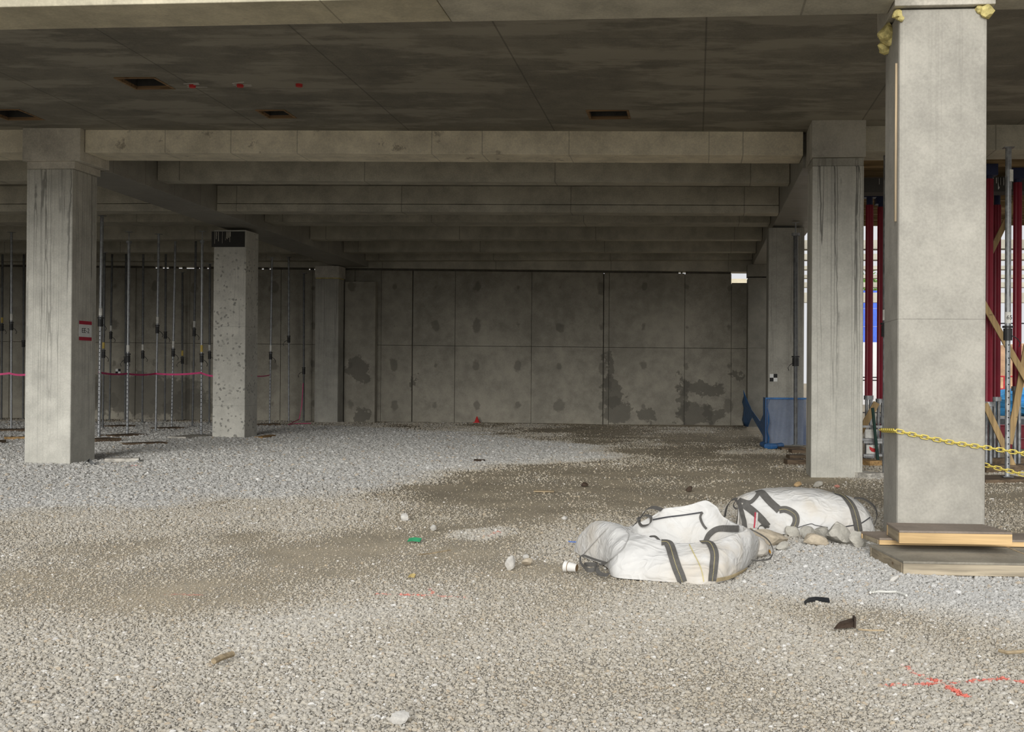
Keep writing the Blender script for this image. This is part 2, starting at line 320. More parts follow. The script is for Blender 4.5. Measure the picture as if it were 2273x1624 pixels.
# crushed stone lying on the ground: nobody could count it
s = Sh('crushed_stone'); z = s.attr('zone', 'INSTANCER'); g = s.attr('greyness', 'INSTANCER'); pt = s.strokes(STROKES)
oi = s.N.new('ShaderNodeObjectInfo').outputs['Random']; r2 = s.ma('FRACT', s.ma('MULTIPLY', oi, 57.31)); r3 = s.ma('FRACT', s.ma('MULTIPLY', oi, 311.7))
c = s.mix(g, s.mix(z, (0.43, 0.365, 0.26), BEIGE_C), GREY_C)
c = s.mix(s.ma('MULTIPLY', s.rng(oi, 0.0, 1.0, 0.0, 0.5), s.rng(z, 0.0, 0.6, 0.35, 1.0)), c, s.mix(r3, (0.30, 0.285, 0.26), (0.72, 0.70, 0.65)))
c = s.mix(s.rng(r2, 0.93, 0.96, 0, 0.55), c, (0.5, 0.38, 0.24)); c = s.mix(s.rng(r3, 0.95, 0.97, 0, 0.6), c, (0.85, 0.84, 0.82))
c = s.mix(s.ma('MULTIPLY', s.noise(120, 3), 0.25), c, tuple(k * 0.7 for k in BEIGE_C))
c = s.mix(pt, c, (0.80, 0.17, 0.12))
s.bump(s.noise(180, 3), 0.4, 0.004); M_STONE = s.fin(c, 0.9, 0, 0.2)
fx = np.arange(-24.8, 8.01, 0.1); fy = np.arange(3.6, 35.9, 0.1); FX, FY = np.meshgrid(fx, fy); FZ = ground_h(FX, FY) - 0.008
FZO, FGM = zone(FX, FY)
left = -0.645 * FY - 1.0; right = 0.29 * FY + 1.0
keep = (FX > left) & (FX < right) & ~((FX > 1.9) & (FX < 2.7) & (FY > 11.0) & (FY < 11.8))
for (cx, cy) in ((-11.4, 18.85), (-11.56, 26.85), (1.79, 18.1), (1.63, 26.3)): keep &= ~((FX > cx) & (FX < cx + .8) & (FY > cy) & (FY < cy + .8))
cover = sstep(0.05, 0.65, FZO) * 0.93 + 0.07
size = 0.0078 + 0.0085 * sstep(8, 20, FY) + 0.001 * FGM
dens = np.where(FY < 9, 2500, np.where(FY < 14, 1500, 650)) * 1.0
dens = (1 - sstep(7, 10, FY)) * 6200 + sstep(7, 10, FY) * (1 - sstep(11, 16, FY)) * 2900 + sstep(11, 16, FY) * (1 - sstep(22, 32, FY) * 0.6) * 800
me = grid_mesh('gravel', FX, FY, FZ, keep)
fattr(me, 'zone', FZO); fattr(me, 'greyness', FGM); fattr(me, 'dens', dens * cover); fattr(me, 'stone', size * (0.5 + 0.6 * FZO))
me.materials.append(M_STONE)
gravel = bpy.data.objects.new('gravel', me); COL.objects.link(gravel)
tag(gravel, 'loose crushed grey and beige gravel scattered over the ground', 'gravel', kind='stuff')
ng = bpy.data.node_groups.new('gravel_scatter', 'GeometryNodeTree')
ng.interface.new_socket('Geometry', in_out='INPUT', socket_type='NodeSocketGeometry'); ng.interface.new_socket('Geometry', in_out='OUTPUT', socket_type='NodeSocketGeometry')
def gn(t, **kw):
    n = ng.nodes.new(t)
    for k, v in kw.items(): setattr(n, k, v)
    return n
L = ng.links.new
gi = gn('NodeGroupInput'); go = gn('NodeGroupOutput')
def named(nm): n = gn('GeometryNodeInputNamedAttribute', data_type='FLOAT'); n.inputs[0].default_value = nm; return n.outputs[0]
dp = gn('GeometryNodeDistributePointsOnFaces', distribute_method='RANDOM'); L(gi.outputs[0], dp.inputs['Mesh']); L(named('dens'), dp.inputs['Density']); dp.inputs['Seed'].default_value = 4
g2 = gn('GeometryNodeGeometryToInstance')
for i in range(5):
    ic = gn('GeometryNodeMeshIcoSphere'); ic.inputs['Radius'].default_value = 1.0; ic.inputs['Subdivisions'].default_value = 1 if i < 2 else 2
    nz = gn('ShaderNodeTexNoise', noise_dimensions='4D'); nz.inputs['W'].default_value = i * 7.3; nz.inputs['Scale'].default_value = 0.95; nz.inputs['Detail'].default_value = 1.5
    sb = gn('ShaderNodeVectorMath', operation='SUBTRACT'); L(nz.outputs['Color'], sb.inputs[0]); sb.inputs[1].default_value = (0.5, 0.5, 0.5)
    sc = gn('ShaderNodeVectorMath', operation='SCALE'); L(sb.outputs[0], sc.inputs[0]); sc.inputs['Scale'].default_value = 1.9
    sp = gn('GeometryNodeSetPosition'); L(ic.outputs[0], sp.inputs['Geometry']); L(sc.outputs[0], sp.inputs['Offset'])
    smt = gn('GeometryNodeSetMaterial'); L(sp.outputs[0], smt.inputs[0]); smt.inputs['Material'].default_value = M_STONE
    L(smt.outputs[0], g2.inputs[0])
io = gn('GeometryNodeInstanceOnPoints'); L(dp.outputs['Points'], io.inputs['Points']); L(g2.outputs[0], io.inputs['Instance']); io.inputs['Pick Instance'].default_value = True
ri = gn('FunctionNodeRandomValue', data_type='INT'); ri.inputs[4].default_value = 0; ri.inputs[5].default_value = 4; L(ri.outputs[2], io.inputs['Instance Index'])
rr = gn('FunctionNodeRandomValue', data_type='FLOAT_VECTOR'); rr.inputs[0].default_value = (-0.5, -0.5, 0); rr.inputs[1].default_value = (0.5, 0.5, 6.28); L(rr.outputs[0], io.inputs['Rotation'])
rs = gn('FunctionNodeRandomValue', data_type='FLOAT_VECTOR'); rs.inputs[0].default_value = (0.6, 0.6, 0.45); rs.inputs[1].default_value = (1.35, 1.2, 0.9); rs.inputs['Seed'].default_value = 3
rv = gn('FunctionNodeRandomValue', data_type='FLOAT'); rv.inputs[2].default_value = 0.0; rv.inputs[3].default_value = 1.0; rv.inputs['Seed'].default_value = 9
pw = gn('ShaderNodeMath', operation='POWER'); L(rv.outputs[1], pw.inputs[0]); pw.inputs[1].default_value = 7.0
ad = gn('ShaderNodeMath', operation='MULTIPLY_ADD'); L(pw.outputs[0], ad.inputs[0]); ad.inputs[1].default_value = 1.5; ad.inputs[2].default_value = 0.75
ml = gn('ShaderNodeMath', operation='MULTIPLY'); L(ad.outputs[0], ml.inputs[0]); L(named('stone'), ml.inputs[1])
vs = gn('ShaderNodeVectorMath', operation='SCALE'); L(rs.outputs[0], vs.inputs[0]); L(ml.outputs[0], vs.inputs['Scale']); L(vs.outputs[0], io.inputs['Scale'])
L(io.outputs[0], go.inputs[0])
md = gravel.modifiers.new('gravel_scatter', 'NODES'); md.node_group = ng

# ================================================================ CONCRETE FRAME
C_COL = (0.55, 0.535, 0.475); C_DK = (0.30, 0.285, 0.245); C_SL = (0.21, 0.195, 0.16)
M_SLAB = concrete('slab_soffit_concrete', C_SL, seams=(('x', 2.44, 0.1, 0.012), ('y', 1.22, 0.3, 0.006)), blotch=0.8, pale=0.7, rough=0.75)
M_BEAM = concrete('beam_concrete', (0.50, 0.47, 0.385), seams=(('x', 3.66, 1.0, 0.012),), blotch=0.8)
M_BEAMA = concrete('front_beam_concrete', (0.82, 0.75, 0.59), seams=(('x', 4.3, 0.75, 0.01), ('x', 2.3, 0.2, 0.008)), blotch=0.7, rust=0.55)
M_GIRD = concrete('girder_concrete', (0.32, 0.305, 0.265), seams=(('y', 1.22, 0.4, 0.01),), blotch=0.6, rough=0.55, gloss=0.08, spec=0.5)
M_R1 = concrete('near_column_concrete', (0.41, 0.39, 0.34), streak=0.1, ztop=5.2, zlen=1.2, blotch=0.55, spots=0.12, seams=(('z', 3.3, 2.72 - 0.6, 0.004),), seam_dark=0.6)
M_STRK = concrete('streaked_column_concrete', C_COL, streak=1.0, ztop=5.2, zlen=5.4, blotch=0.4)
M_L1 = concrete('tall_column_concrete', C_COL, streak=0.75, ztop=5.2, zlen=4.2, blotch=0.6)
M_SPOT = concrete('speckled_column_concrete', (0.64, 0.62, 0.55), spots=0.9, streak=0.2, ztop=5, zlen=2.0, blotch=0.4, seams=(('z', 1.9, 0.75, 0.005),), seam_dark=0.6)
M_COL = concrete('column_concrete', (0.40, 0.385, 0.335), streak=0.4, ztop=5, zlen=4, blotch=0.6)
M_CAP = concrete('capital_concrete', (0.56, 0.525, 0.45), blotch=1.1, rust=0.25)
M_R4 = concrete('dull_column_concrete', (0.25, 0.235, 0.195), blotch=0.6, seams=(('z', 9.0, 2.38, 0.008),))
M_CAPR = concrete('rough_capital_concrete', (0.40, 0.38, 0.33), blotch=1.3, rust=0.35, pale=0.3)
M_BLACK = concrete('black_bitumen_patch', (0.035, 0.033, 0.03), streak=0.0, blotch=0.8, rough=0.6)
M_FOAM = plain('yellow_foam', (0.62, 0.53, 0.22), 0.9, var=0.35, scale=18)
def Zg(X, Y):
    t = min(max((X + 11.0) / 13.1, -0.25), 1.15)
    l = 5.14 - 0.0128 * (Y - 18.8); r = 4.965 - 0.002 * (Y - 18.1); return l + (r - l) * t
def Zs(X, Y): return Zg(X, Y) + 0.175
def Zt(X, Y): return Zg(X, Y) + 0.56
def span(mb, x0, x1, y0, y1, fb, ft):
    q = [(x0, y0), (x1, y0), (x1, y1), (x0, y1)]
    return mb.hexa([(x, y, fb(x, y)) for x, y in q], [(x, y, ft(x, y)) for x, y in q])

# ceiling slab with its four box-outs left open
HOLES = [(-8.15, -7.55, 15.55, 16.2), (-11.35, -10.7, 17.45, 18.2), (-6.85, -6.38, 17.45, 18.02), (-1.68, -1.03, 17.42, 18.02)]
gx = sorted({-25.0, -18.0, -11.5, -3.0, 2.65, 15.0} | {h[i] for h in HOLES for i in (0, 1)}); gy = sorted({10.7, 19.4, 28.0, 36.9} | {h[i] for h in HOLES for i in (2, 3)})
mb = MB()
for i in range(len(gx) - 1):
    for j in range(len(gy) - 1):
        cx, cy = (gx[i] + gx[i + 1]) / 2, (gy[j] + gy[j + 1]) / 2
        if cx > 2.65 and cy > 19.4: continue
        if any(h[0] < cx < h[1] and h[2] < cy < h[3] for h in HOLES): continue
        span(mb, gx[i], gx[i + 1], gy[j], gy[j + 1], Zt, lambda x, y: Zt(x, y) + 0.25)
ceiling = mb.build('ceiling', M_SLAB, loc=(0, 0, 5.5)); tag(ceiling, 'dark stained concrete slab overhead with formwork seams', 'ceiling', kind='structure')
M_BOXOUT = timber('boxout_timber', (0.30, 0.19, 0.10), 'x', dark=0.45); M_DKVOID = plain('dark_void_tone', (0.05, 0.048, 0.045), 0.6)  # near-black tone paints in the shade inside the ceiling openings
for h, lb in zip(HOLES, ('larger timber framed opening in the ceiling left of the red ceiling marks', 'dark opening in the ceiling just above the capital at the left edge',
                        'small timber framed ceiling opening above the front beam, left of centre', 'small dark ceiling opening above the front beam, right of centre')):
    x0, x1, y0, y1 = h; z = Zt((x0 + x1) / 2, (y0 + y1) / 2); t = thing('ceiling_opening', ((x0 + x1) / 2, (y0 + y1) / 2, z), lb, 'ceiling opening')
    w = 0.035
    for a in ((x0, x1, y0, y0 + w), (x0, x1, y1 - w, y1), (x0, x0 + w, y0 + w, y1 - w), (x1 - w, x1, y0 + w, y1 - w)):
        MB().box(*a, z - 0.012, z + 0.035).build('liner_board', M_BOXOUT, t); MB().box(*a, z + 0.036, z + 0.229).build('dark_void_side', M_DKVOID, t)  # dark upper sides stand in for the shaded void above the frame
    mb = MB().box(x0, x1, y0, y1, z + 0.23, z + 0.26); mb.build('cover_sheet', M_DKVOID, t)
    for k in range(3): MB().cyl((x0 + (x1 - x0) * (k + 1) / 4, y0 + w, z + 0.14), (x0 + (x1 - x0) * (k + 1) / 4, y1 - w, z + 0.14), 0.008, n=6).build('reinforcing_bar', M_DKVOID, t)
M_REDPL = plain('red_plastic', (0.55, 0.03, 0.03), 0.5); M_SCR = plain('white_plaster_smear', (0.62, 0.6, 0.57), 0.9)
for (u, v), lb, sm in (((427, 189), 'red ceiling anchor nearest the larger ceiling opening, in a white scrape', 1), ((533, 188), 'middle one of three red ceiling anchors, with a faint scrape', 1), ((664, 187), 'plain red ceiling anchor, rightmost of the three', 0)):
    p = atz(u, v, 5.72); z = Zt(p.x, p.y); p = atz(u, v, z); t = thing('ceiling_anchor', (p.x, p.y, z), lb, 'anchor', 'red anchors in the ceiling slab')
    MB().cyl((p.x, p.y, z - 0.035), (p.x, p.y, z + 0.01), 0.045, 0.05, 10).build('plug', M_REDPL, t)
    if sm:
        mb = MB()
        for k in range(3):
            a = random.uniform(-0.5, 0.5); mb.beamp((p.x - 0.1 - 0.06 * a, p.y + 0.09 * (k - 1), z - 0.002), (p.x + 0.16 + 0.1 * a, p.y + 0.09 * (k - 1) + 0.15 * a, z - 0.002), 0.016, 0.006)
        mb.build('plaster_smear', M_SCR, t)

# columns: shaft, collar, capital
def column(lb, x, y, w, d, ztop, mat, caps=(), name='concrete_column', extra=None):
    t = thing(name, (x + w / 2, y + d / 2, 0), lb, 'column', 'concrete columns')
    MB().box(x, x + w, y, y + d, -0.15, ztop).build('shaft', mat, t, bevel=0.03 if mat is M_R1 else 0.018)
    for (nm, a0, a1, b0, b1, z0, z1, mt) in caps: MB().box(a0, a1, b0, b1, z0, z1).build(nm, mt, t, bevel=0.008)
    return t
cL1 = column('tall streaked column at left carrying the paper sign', -11.42, 18.87, 0.82, 0.82, 5.02, M_L1,
             (('collar', -11.41, -10.56, 18.86, 19.72, 5.02, 5.145, M_CAP), ('capital', -11.46, -10.43, 18.8, 19.78, 5.145, 5.72, M_CAP)))
cL2 = column('speckled column with a black patch at its top, behind the paper sign column', -11.56, 26.9, 0.80, 0.80, 4.97, M_SPOT)
MB().box(-11.6, -10.79, 26.87, 26.9, 4.56, 4.93).build('bitumen_patch', M_BLACK, cL2, label='black coated band with pale drips')
mb = MB()
for k in range(16):
    x = -11.55 + random.random() * 0.5; l = random.uniform(0.05, 0.3); mb.box(x, x + random.uniform(0.006, 0.018), 26.864, 26.87, 4.9 - l, 4.92)
mb.build('drip', M_CAP, cL2)
cL3 = column('far column standing against the back wall between props and bare wall panels', -11.93, 35.45, 0.75, 0.70, 4.50, M_COL,
             (('foam_strip', -11.92, -11.19, 35.46, 36.1, 4.50, 4.53, M_FOAM), ('capital', -11.94, -11.17, 35.44, 36.14, 4.53, 4.90, M_CAP)))
cR1 = column('big pale column in the foreground with the yellow chain round it', 1.89, 11.03, 0.81, 0.81, 5.035, M_R1,
             (('capital', 1.835, 2.76, 10.97, 12.02, 5.045, 5.6, M_CAP),))
M_BATTEN = timber('pale_batten', (0.55, 0.43, 0.28), 'z', knots=False)
MB().box(1.872, 1.892, 11.13, 11.155, 3.05, 4.55).build('batten', M_BATTEN, cR1)
for (x, y, z, r) in ((1.885, 11.06, 4.99, 0.05), (1.87, 11.5, 4.93, 0.1), (1.875, 11.65, 4.86, 0.08), (2.68, 11.02, 4.99, 0.065), (2.62, 11.02, 5.01, 0.04), (1.90, 11.02, 4.94, 0.03)):
    bm = bmesh.new(); bmesh.ops.create_icosphere(bm, subdivisions=2, radius=r); mb = MB()
    vs = [Vector((x, y, z)) + v.co * (1 + 0.5 * mnoise.noise(v.co * 30 + Vector((x * 9, z * 7, 0)))) for v in bm.verts]
    mb.add(vs, [tuple(v.index for v in f.verts) for f in bm.faces]); bm.free(); mb.build('foam_blob', M_FOAM, cR1, label='yellow sealing foam squeezed out of the joint')
cR2 = column('column with long dark drip lines right behind the big pale foreground column', 1.79, 18.12, 0.79, 0.79, 4.83, M_STRK,
             (('collar', 1.795, 2.575, 18.13, 18.9, 4.83, 4.95, M_COL), ('capital', 1.775, 2.60, 18.07, 19.1, 4.955, 5.53, M_CAPR)))
cR3 = column('shaded column wrapped in blue netting at its foot', 1.63, 26.3, 0.80, 0.80, 4.9, M_COL)
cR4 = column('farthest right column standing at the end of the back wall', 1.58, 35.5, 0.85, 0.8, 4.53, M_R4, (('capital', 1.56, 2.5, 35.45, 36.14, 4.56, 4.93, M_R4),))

# girders running away from the camera
def girder(lb, x0, x1, y0, y1):
    mb = MB(); span(mb, x0, x1, y0, y1, Zg, lambda x, y: Zt(x, y) + 0.01); o = mb.build('concrete_girder', M_GIRD, bevel=0.01); return tag(o, lb, 'beam', 'girders running to the back')
girder('long girder running back over the paper sign column to the far columns', -11.43, -10.43, 19.79, 36.15)
girder('long girder running back over the drip lined column at right', 1.73, 2.62, 19.11, 36.15)
# near edge beam over the foreground column
mb = MB().box(-25, -2.45, 10.62, 11.34, 5.09, 6.2); mb.build('concrete_beam', concrete('edge_beam_concrete', (0.56, 0.51, 0.38), seams=(('x', 4.3, 0.75, 0.01),), blotch=0.7, rust=0.3), bevel=0.01); tag(bpy.data.objects['concrete_beam'], 'nearest edge beam along the top of the frame at left, with bright face', 'beam', 'edge beam segments')
o = MB().box(-2.44, 1.83, 10.2, 11.34, 5.085, 6.2).build('concrete_beam', M_BEAM, bevel=0.01); tag(o, 'nearest edge beam with wide underside between the bright faced one and the foreground column', 'beam', 'edge beam segments')
o = MB().box(2.77, 15, 10.3, 11.3, 5.09, 6.2).build('concrete_beam', M_BEAM, bevel=0.01); tag(o, 'nearest edge beam right of the foreground column', 'beam', 'edge beam segments')
# cross beams, bay by bay
ROWS = [(18.93, 19.65, 0.0, 'front cross beam'), (21.6, 22.0, 0.0, 'second cross beam'), (24.4, 24.85, -0.17, 'third, deeper cross beam'), (27.2, 27.95, 0.0, 'fourth cross beam'),
        (30.5, 30.9, 0.0, 'fifth cross beam'), (33.5, 33.9, 0.0, 'sixth cross beam'), (35.75, 36.15, -0.03, 'last cross beam before the back wall')]
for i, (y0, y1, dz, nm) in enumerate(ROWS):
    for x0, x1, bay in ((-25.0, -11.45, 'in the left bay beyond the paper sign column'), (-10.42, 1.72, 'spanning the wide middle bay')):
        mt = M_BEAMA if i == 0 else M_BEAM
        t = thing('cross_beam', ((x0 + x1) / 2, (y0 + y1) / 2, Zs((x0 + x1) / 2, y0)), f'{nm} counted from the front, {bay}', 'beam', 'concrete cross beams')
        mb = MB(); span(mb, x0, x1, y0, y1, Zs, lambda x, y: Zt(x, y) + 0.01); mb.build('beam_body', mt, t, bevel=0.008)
        if dz < -0.1:
            mb = MB(); span(mb, x0, x1, y0 - 0.012, y1, lambda x, y: Zs(x, y) + dz, lambda x, y: Zs(x, y) - 0.012); mb.build('lower_lift', mt, t, bevel=0.006)
o = MB().add([], []); mb = MB(); span(mb, 2.62, 15, 18.5, 19.3, lambda x, y: Zs(2, y) - 0.02, lambda x, y: Zt(2, y) + 0.01)
o = mb.build('cross_beam', M_BEAM, bevel=0.008); tag(o, 'cross beam over the red props right of the drip lined column', 'beam', 'concrete cross beams')

# back wall of cast panels with recessed joints
YW = 36.3
def wtop(X): return 4.77 - 0.0106 * (X + 4.6)
def wmid(X): return 2.41 - 0.005 * (X + 4.6)
TIES = ((1.33, -2.95), (1.25, 0.55))
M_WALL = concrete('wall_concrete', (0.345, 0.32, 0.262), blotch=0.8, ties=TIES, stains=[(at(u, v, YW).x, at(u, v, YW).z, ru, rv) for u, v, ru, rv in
    ((1358, 870, 0.42, 0.5), (1372, 915, 0.5, 0.45), (1348, 830, 0.12, 0.7), (1560, 862, 0.75, 0.22), (1515, 890, 0.16, 0.9), (1540, 918, 0.55, 0.35), (1580, 918, 0.3, 0.28), (1633, 830, 0.3, 0.12),
     (810, 920, 0.3, 0.3), (805, 820, 0.35, 0.45), (300, 875, 2.6, 0.7), (420, 905, 0.9, 0.55), (150, 880, 1.4, 0.6), (1440, 925, 0.3, 0.2), (915, 850, 0.08, 0.3))])
M_JOINT = plain('dark_joint', (0.11, 0.10, 0.08), 0.9)
wall = thing('wall_back', (-10, YW, 0), 'back retaining wall of grey cast concrete panels with damp stains', 'wall'); wall['kind'] = 'structure'
jx = [-25.0] + [at(u, 860, YW).x for u in (20, 130, 245, 300, 420, 530, 622)] + [-12.3, at(786, 860, YW).x, at(845, 860, YW).x, at(914, 860, YW).x, at(1009, 860, YW).x, at(1179, 860, YW).x, at(1338, 860, YW).x, at(1351, 860, YW).x, at(1519, 860, YW).x, 1.107, 1.6]
for i in range(len(jx) - 1):
    a, b = jx[i] + 0.006, jx[i + 1] - 0.006
    wide = 0.02 if i in (11, 14) else 0.0
    a += wide * (i in (11, 14)); off = 0.004 * ((i * 7) % 5 - 2)
    for z0f, z1f in ((lambda x: -0.2, lambda x: wmid(x) - 0.007), (lambda x: wmid(x) + 0.007, (lambda x: 4.43) if i == len(jx) - 2 else wtop)):
        q = [(a, YW + off), (b, YW + off), (b, YW + 0.2), (a, YW + 0.2)]
        MB().hexa([(x, y, z0f(x)) for x, y in q], [(x, y, z1f(x)) for x, y in q]).build('panel', M_WALL, wall, bevel=0.004)
q = [(-25, YW + 0.05), (1.09, YW + 0.05), (1.09, YW + 0.19), (-25, YW + 0.19)]
MB().hexa([(x, y, -0.2) for x, y in q], [(x, y, wtop(x) - 0.03) for x, y in q]).build('joint_backing', M_JOINT, wall)
MB().box(1.1, 1.6, YW + 0.05, YW + 0.19, -0.2, 4.40).build('joint_backing', M_JOINT, wall)
for (a, b) in ((-25, at(340, 607, YW).x), (at(352, 607, YW).x, at(356, 607, YW).x), (at(374, 607, YW).x, at(381, 607, YW).x), (at(388, 607, YW).x, at(392, 607, YW).x), (at(404, 607, YW).x, at(409, 607, YW).x), (at(433, 607, YW).x, at(437, 607, YW).x), (at(443, 607, YW).x, at(455, 607, YW).x), (at(467, 607, YW).x, at(577, 607, YW).x), (at(585, 607, YW).x, at(594, 607, YW).x), (at(602, 607, YW).x, at(682, 607, YW).x), (at(688, 607, YW).x, at(694, 607, YW).x), (at(704, 607, YW).x, at(1506, 607, YW).x), (at(1511, 607, YW).x, at(1515, 607, YW).x), (at(1522, 607, YW).x, 1.09)):
    q = [(a, YW + 0.02), (b, YW + 0.02), (b, YW + 0.18), (a, YW + 0.18)]
    MB().hexa([(x, y, wtop(x) + 0.001) for x, y in q], [(x, y, wtop(x) + 0.062) for x, y in q]).build('joint_filler', M_JOINT, wall)
MB().box(-11.15, -10.15, 36.0, YW - 0.01, -0.15, 4.45).build('pilaster', M_WALL, wall, bevel=0.01)
q = [(-25, 36.16), (2.5, 36.16), (2.5, 36.85), (-25, 36.85)]
o = MB().hexa([(x, y, wtop(x) + 0.063) for x, y in q], [(x, y, Zt(x, y) + 0.01) for x, y in q]).build('edge_beam', M_BEAM, bevel=0.006); tag(o, 'low edge beam resting over the top of the back wall', 'beam')
o = MB().box(-25.2, -25.0, 19, 37, -0.2, 6).build('wall_left_blocker', M_WALL); tag(o, 'unseen far left wall, added to block light into the left bay', 'wall', kind='structure')  # out-of-view wall, added to keep side light out of the left bay
# ================================================================ OUTSIDE, SEEN PAST THE RIGHT COLUMNS
M_PLY = timber('formwork_plywood', (0.20, 0.15, 0.09), 'x', knots=False); M_JOIST = timber('formwork_timber', (0.36, 0.25, 0.13), 'x', dark=0.6)
M_DRIPB = concrete('dark_streaked_beam', (0.07, 0.066, 0.06), streak=0.0, blotch=0.5)
t = thing('formwork_deck', (8.8, 24, 5.2), 'dark plywood formwork deck on timber joists above the red props', 'formwork')
for k in range(6): MB().box(2.7 + k * 2.05, 2.7 + k * 2.05 + 2.03, 19.42, 28.6, 5.38, 5.41).build('plywood_sheet', M_PLY, t)
for k in range(9): MB().box(2.7, 15, 20.3 + k * 1.0, 20.4 + k * 1.0, 5.19, 5.38).build('joist', M_JOIST, t)
o = MB().box(2.75, 15, 21.0, 21.45, 4.86, 5.12).build('dark_drop_beam', M_DRIPB); tag(o, 'dark coated beam with white drips above the red props at right', 'beam'); drop = o
mb = MB()
for k in range(90):
    x = 4.9 + random.random() * 1.2 if k < 60 else 3.0 + random.random() * 3.5
    l = random.uniform(0.06, 0.22); mb.box(x, x + random.uniform(0.005, 0.016), 20.994, 21.0, 5.1 - l, 5.105)
mb.build('lime_drip', M_SCR, o)
prevb = 28.8
for k, (yy, slit) in enumerate(((31.6, 7), (34.6, 7), (37.8, 11), (41.2, 12), (45.5, 7), (50.5, 10))):
    zb = 4.98; sb = (4.98 - 1.6) / prevb; ztp = 1.6 + yy * (sb - slit / FPX)
    nm = ('first', 'second', 'third', 'fourth', 'fifth', 'last')[k]
    o = MB().box(2.75, 24, yy, yy + 0.4, zb - 0.28 if k == 5 else zb, max(ztp, zb + 0.12)).build('roof_beam', M_BEAM, bevel=0.006); prevb = yy + 0.4
    tag(o, f'bare roof beam with daylight above it, {nm} behind the formwork deck', 'beam', 'open roof beams in the right bay')
M_HOARD = plain('white_hoarding', (0.80, 0.80, 0.80), 0.6, var=0.08, scale=0.8); M_BLUE = plain('blue_cladding', (0.05, 0.13, 0.62), 0.5, var=0.2, scale=2); M_BEIGE = plain('beige_render', (0.60, 0.54, 0.40), 0.9, var=0.12, scale=1.5)
t = thing('site_hoarding', (20, 62, 0), 'white site hoarding of tall panels beyond the open bay', 'fence')
for k in range(14):
    MB().box(6 + k * 2.0, 6 + k * 2.0 + 1.97, 62 + 0.02 * (k % 2), 62.06 + 0.02 * (k % 2), 0.0, 3.3).build('hoarding_panel', M_HOARD, t)
t = thing('blue_site_building', (15, 78, 0), 'bright blue clad site building behind the hoarding', 'building')
for k in range(6): MB().box(10.65, 17, 78, 84, k * 1.2, k * 1.2 + 1.17).build('cladding_panel', M_BLUE, t)
MB().box(10.7, 16.9, 78.05, 83.9, 0, 7.1).build('wall', M_HOARD, t)
mb = MB(); mb.hexa([(17.2, 64, 0), (60, 64, 0), (60, 100, 0), (17.2, 100, 0)], [(17.2, 72, 7.2), (60, 72, 7.2), (60, 100, 7.6), (17.2, 100, 7.6)])
M_EARTH = plain('orange_earth', (0.55, 0.34, 0.20), 0.95, var=0.3, scale=0.8)
# earth bank in front of the hoarding at right
nx, ny = 40, 14; mb = MB(); vs = []
for j in range(ny):
    for i in range(nx):
        x = 12.2 + i * 0.55; y = 56 + j * 0.42; h = 3.2 * math.sin(min(1, j / (ny - 2)) * math.pi / 2) * min(1, i / 2.5)
        vs.append((x, y, h + 0.35 * mnoise.noise(Vector((x * 0.7, y * 0.7, 1)))  * (j > 0) - 0.05))
mb.add(vs, [(j * nx + i, j * nx + i + 1, (j + 1) * nx + i + 1, (j + 1) * nx + i) for j in range(ny - 1) for i in range(nx - 1)])
o = mb.build('earth_bank', M_EARTH, smooth=True); tag(o, 'orange brown earth bank in front of the white hoarding', 'earth bank')
M_REDRAIL = plain('red_rail_paint', (0.60, 0.05, 0.06), 0.5); M_DKRAIL = plain('dark_rail', (0.04, 0.04, 0.045), 0.5)
def railing(lb, x0, x1, y, zs, hts, mat, r=0.03, step=1.5):
    t = thing('railing', ((x0 + x1) / 2, y, zs), lb, 'railing')
    for h in hts: MB().cyl((x0, y, zs + h), (x1, y, zs + h), r, n=8).build('rail', mat, t)
    x = x0
    while x <= x1: MB().cyl((x, y, zs), (x, y, zs + max(hts)), r, n=8).build('post', mat, t); x += step
railing('thin red railing below the orange earth bank', 10.5, 26, 52.0, 0.0, (1.0, 1.55), M_REDRAIL, 0.035, 3.0)
railing('dark railing with upright bars seen left of the foreground column', 4.6, 9.5, 40.0, 0.0, (0.3, 1.4, 1.5), M_DKRAIL, 0.02, 0.35)
o = MB().cyl((9.5, 54, 3.95), (26, 54, 4.0), 0.03, n=8).build('cable', M_DKRAIL); 
MB().cyl((9.5, 54, 0), (9.5, 54, 4.0), 0.05, n=8).build('pole', M_DKRAIL, o); MB().cyl((26, 54, 0), (26, 54, 4.0), 0.05, n=8).build('pole', M_DKRAIL, o); tag(o, 'dark cable strung level on poles in front of the hoarding', 'cable')
M_TARP = plain('blue_tarpaulin', (0.06, 0.30, 0.62), 0.5, var=0.4, scale=1.2)
def lump(name, mat, c, rx, ry, rz, label, cat, seed=0, sub=3, amp=0.25, fr=2.0, group=None, flat=0.0, smooth=False):
    bm = bmesh.new(); bmesh.ops.create_icosphere(bm, subdivisions=sub, radius=1.0); mb = MB(); vs = []
    for v in bm.verts:
        n = v.co.copy(); k = 1 + amp * mnoise.noise(n * fr + Vector((seed * 3.1, seed * 1.7, seed))) + amp * 0.4 * mnoise.noise(n * fr * 2.7 + Vector((seed, 5, 1)))
        p = Vector((n.x * rx * k, n.y * ry * k, n.z * rz * k))
        if flat: p.z = max(p.z, -flat * rz)
        vs.append(Vector(c) + p)
    zmin = min(p.z for p in vs); vs = [p - Vector((0, 0, zmin - c[2])) for p in vs]
    mb.add(vs, [tuple(v.index for v in f.verts) for f in bm.faces]); bm.free()
    o = mb.build(name, mat, smooth=smooth)
    return tag(o, label, cat, group)
lump('tarpaulin_heap', M_TARP, (13.2, 44, -0.05), 3.2, 1.0, 0.55, 'crumpled bright blue tarpaulin heap behind the red props at right', 'tarpaulin', 1, amp=0.5, fr=2.5)
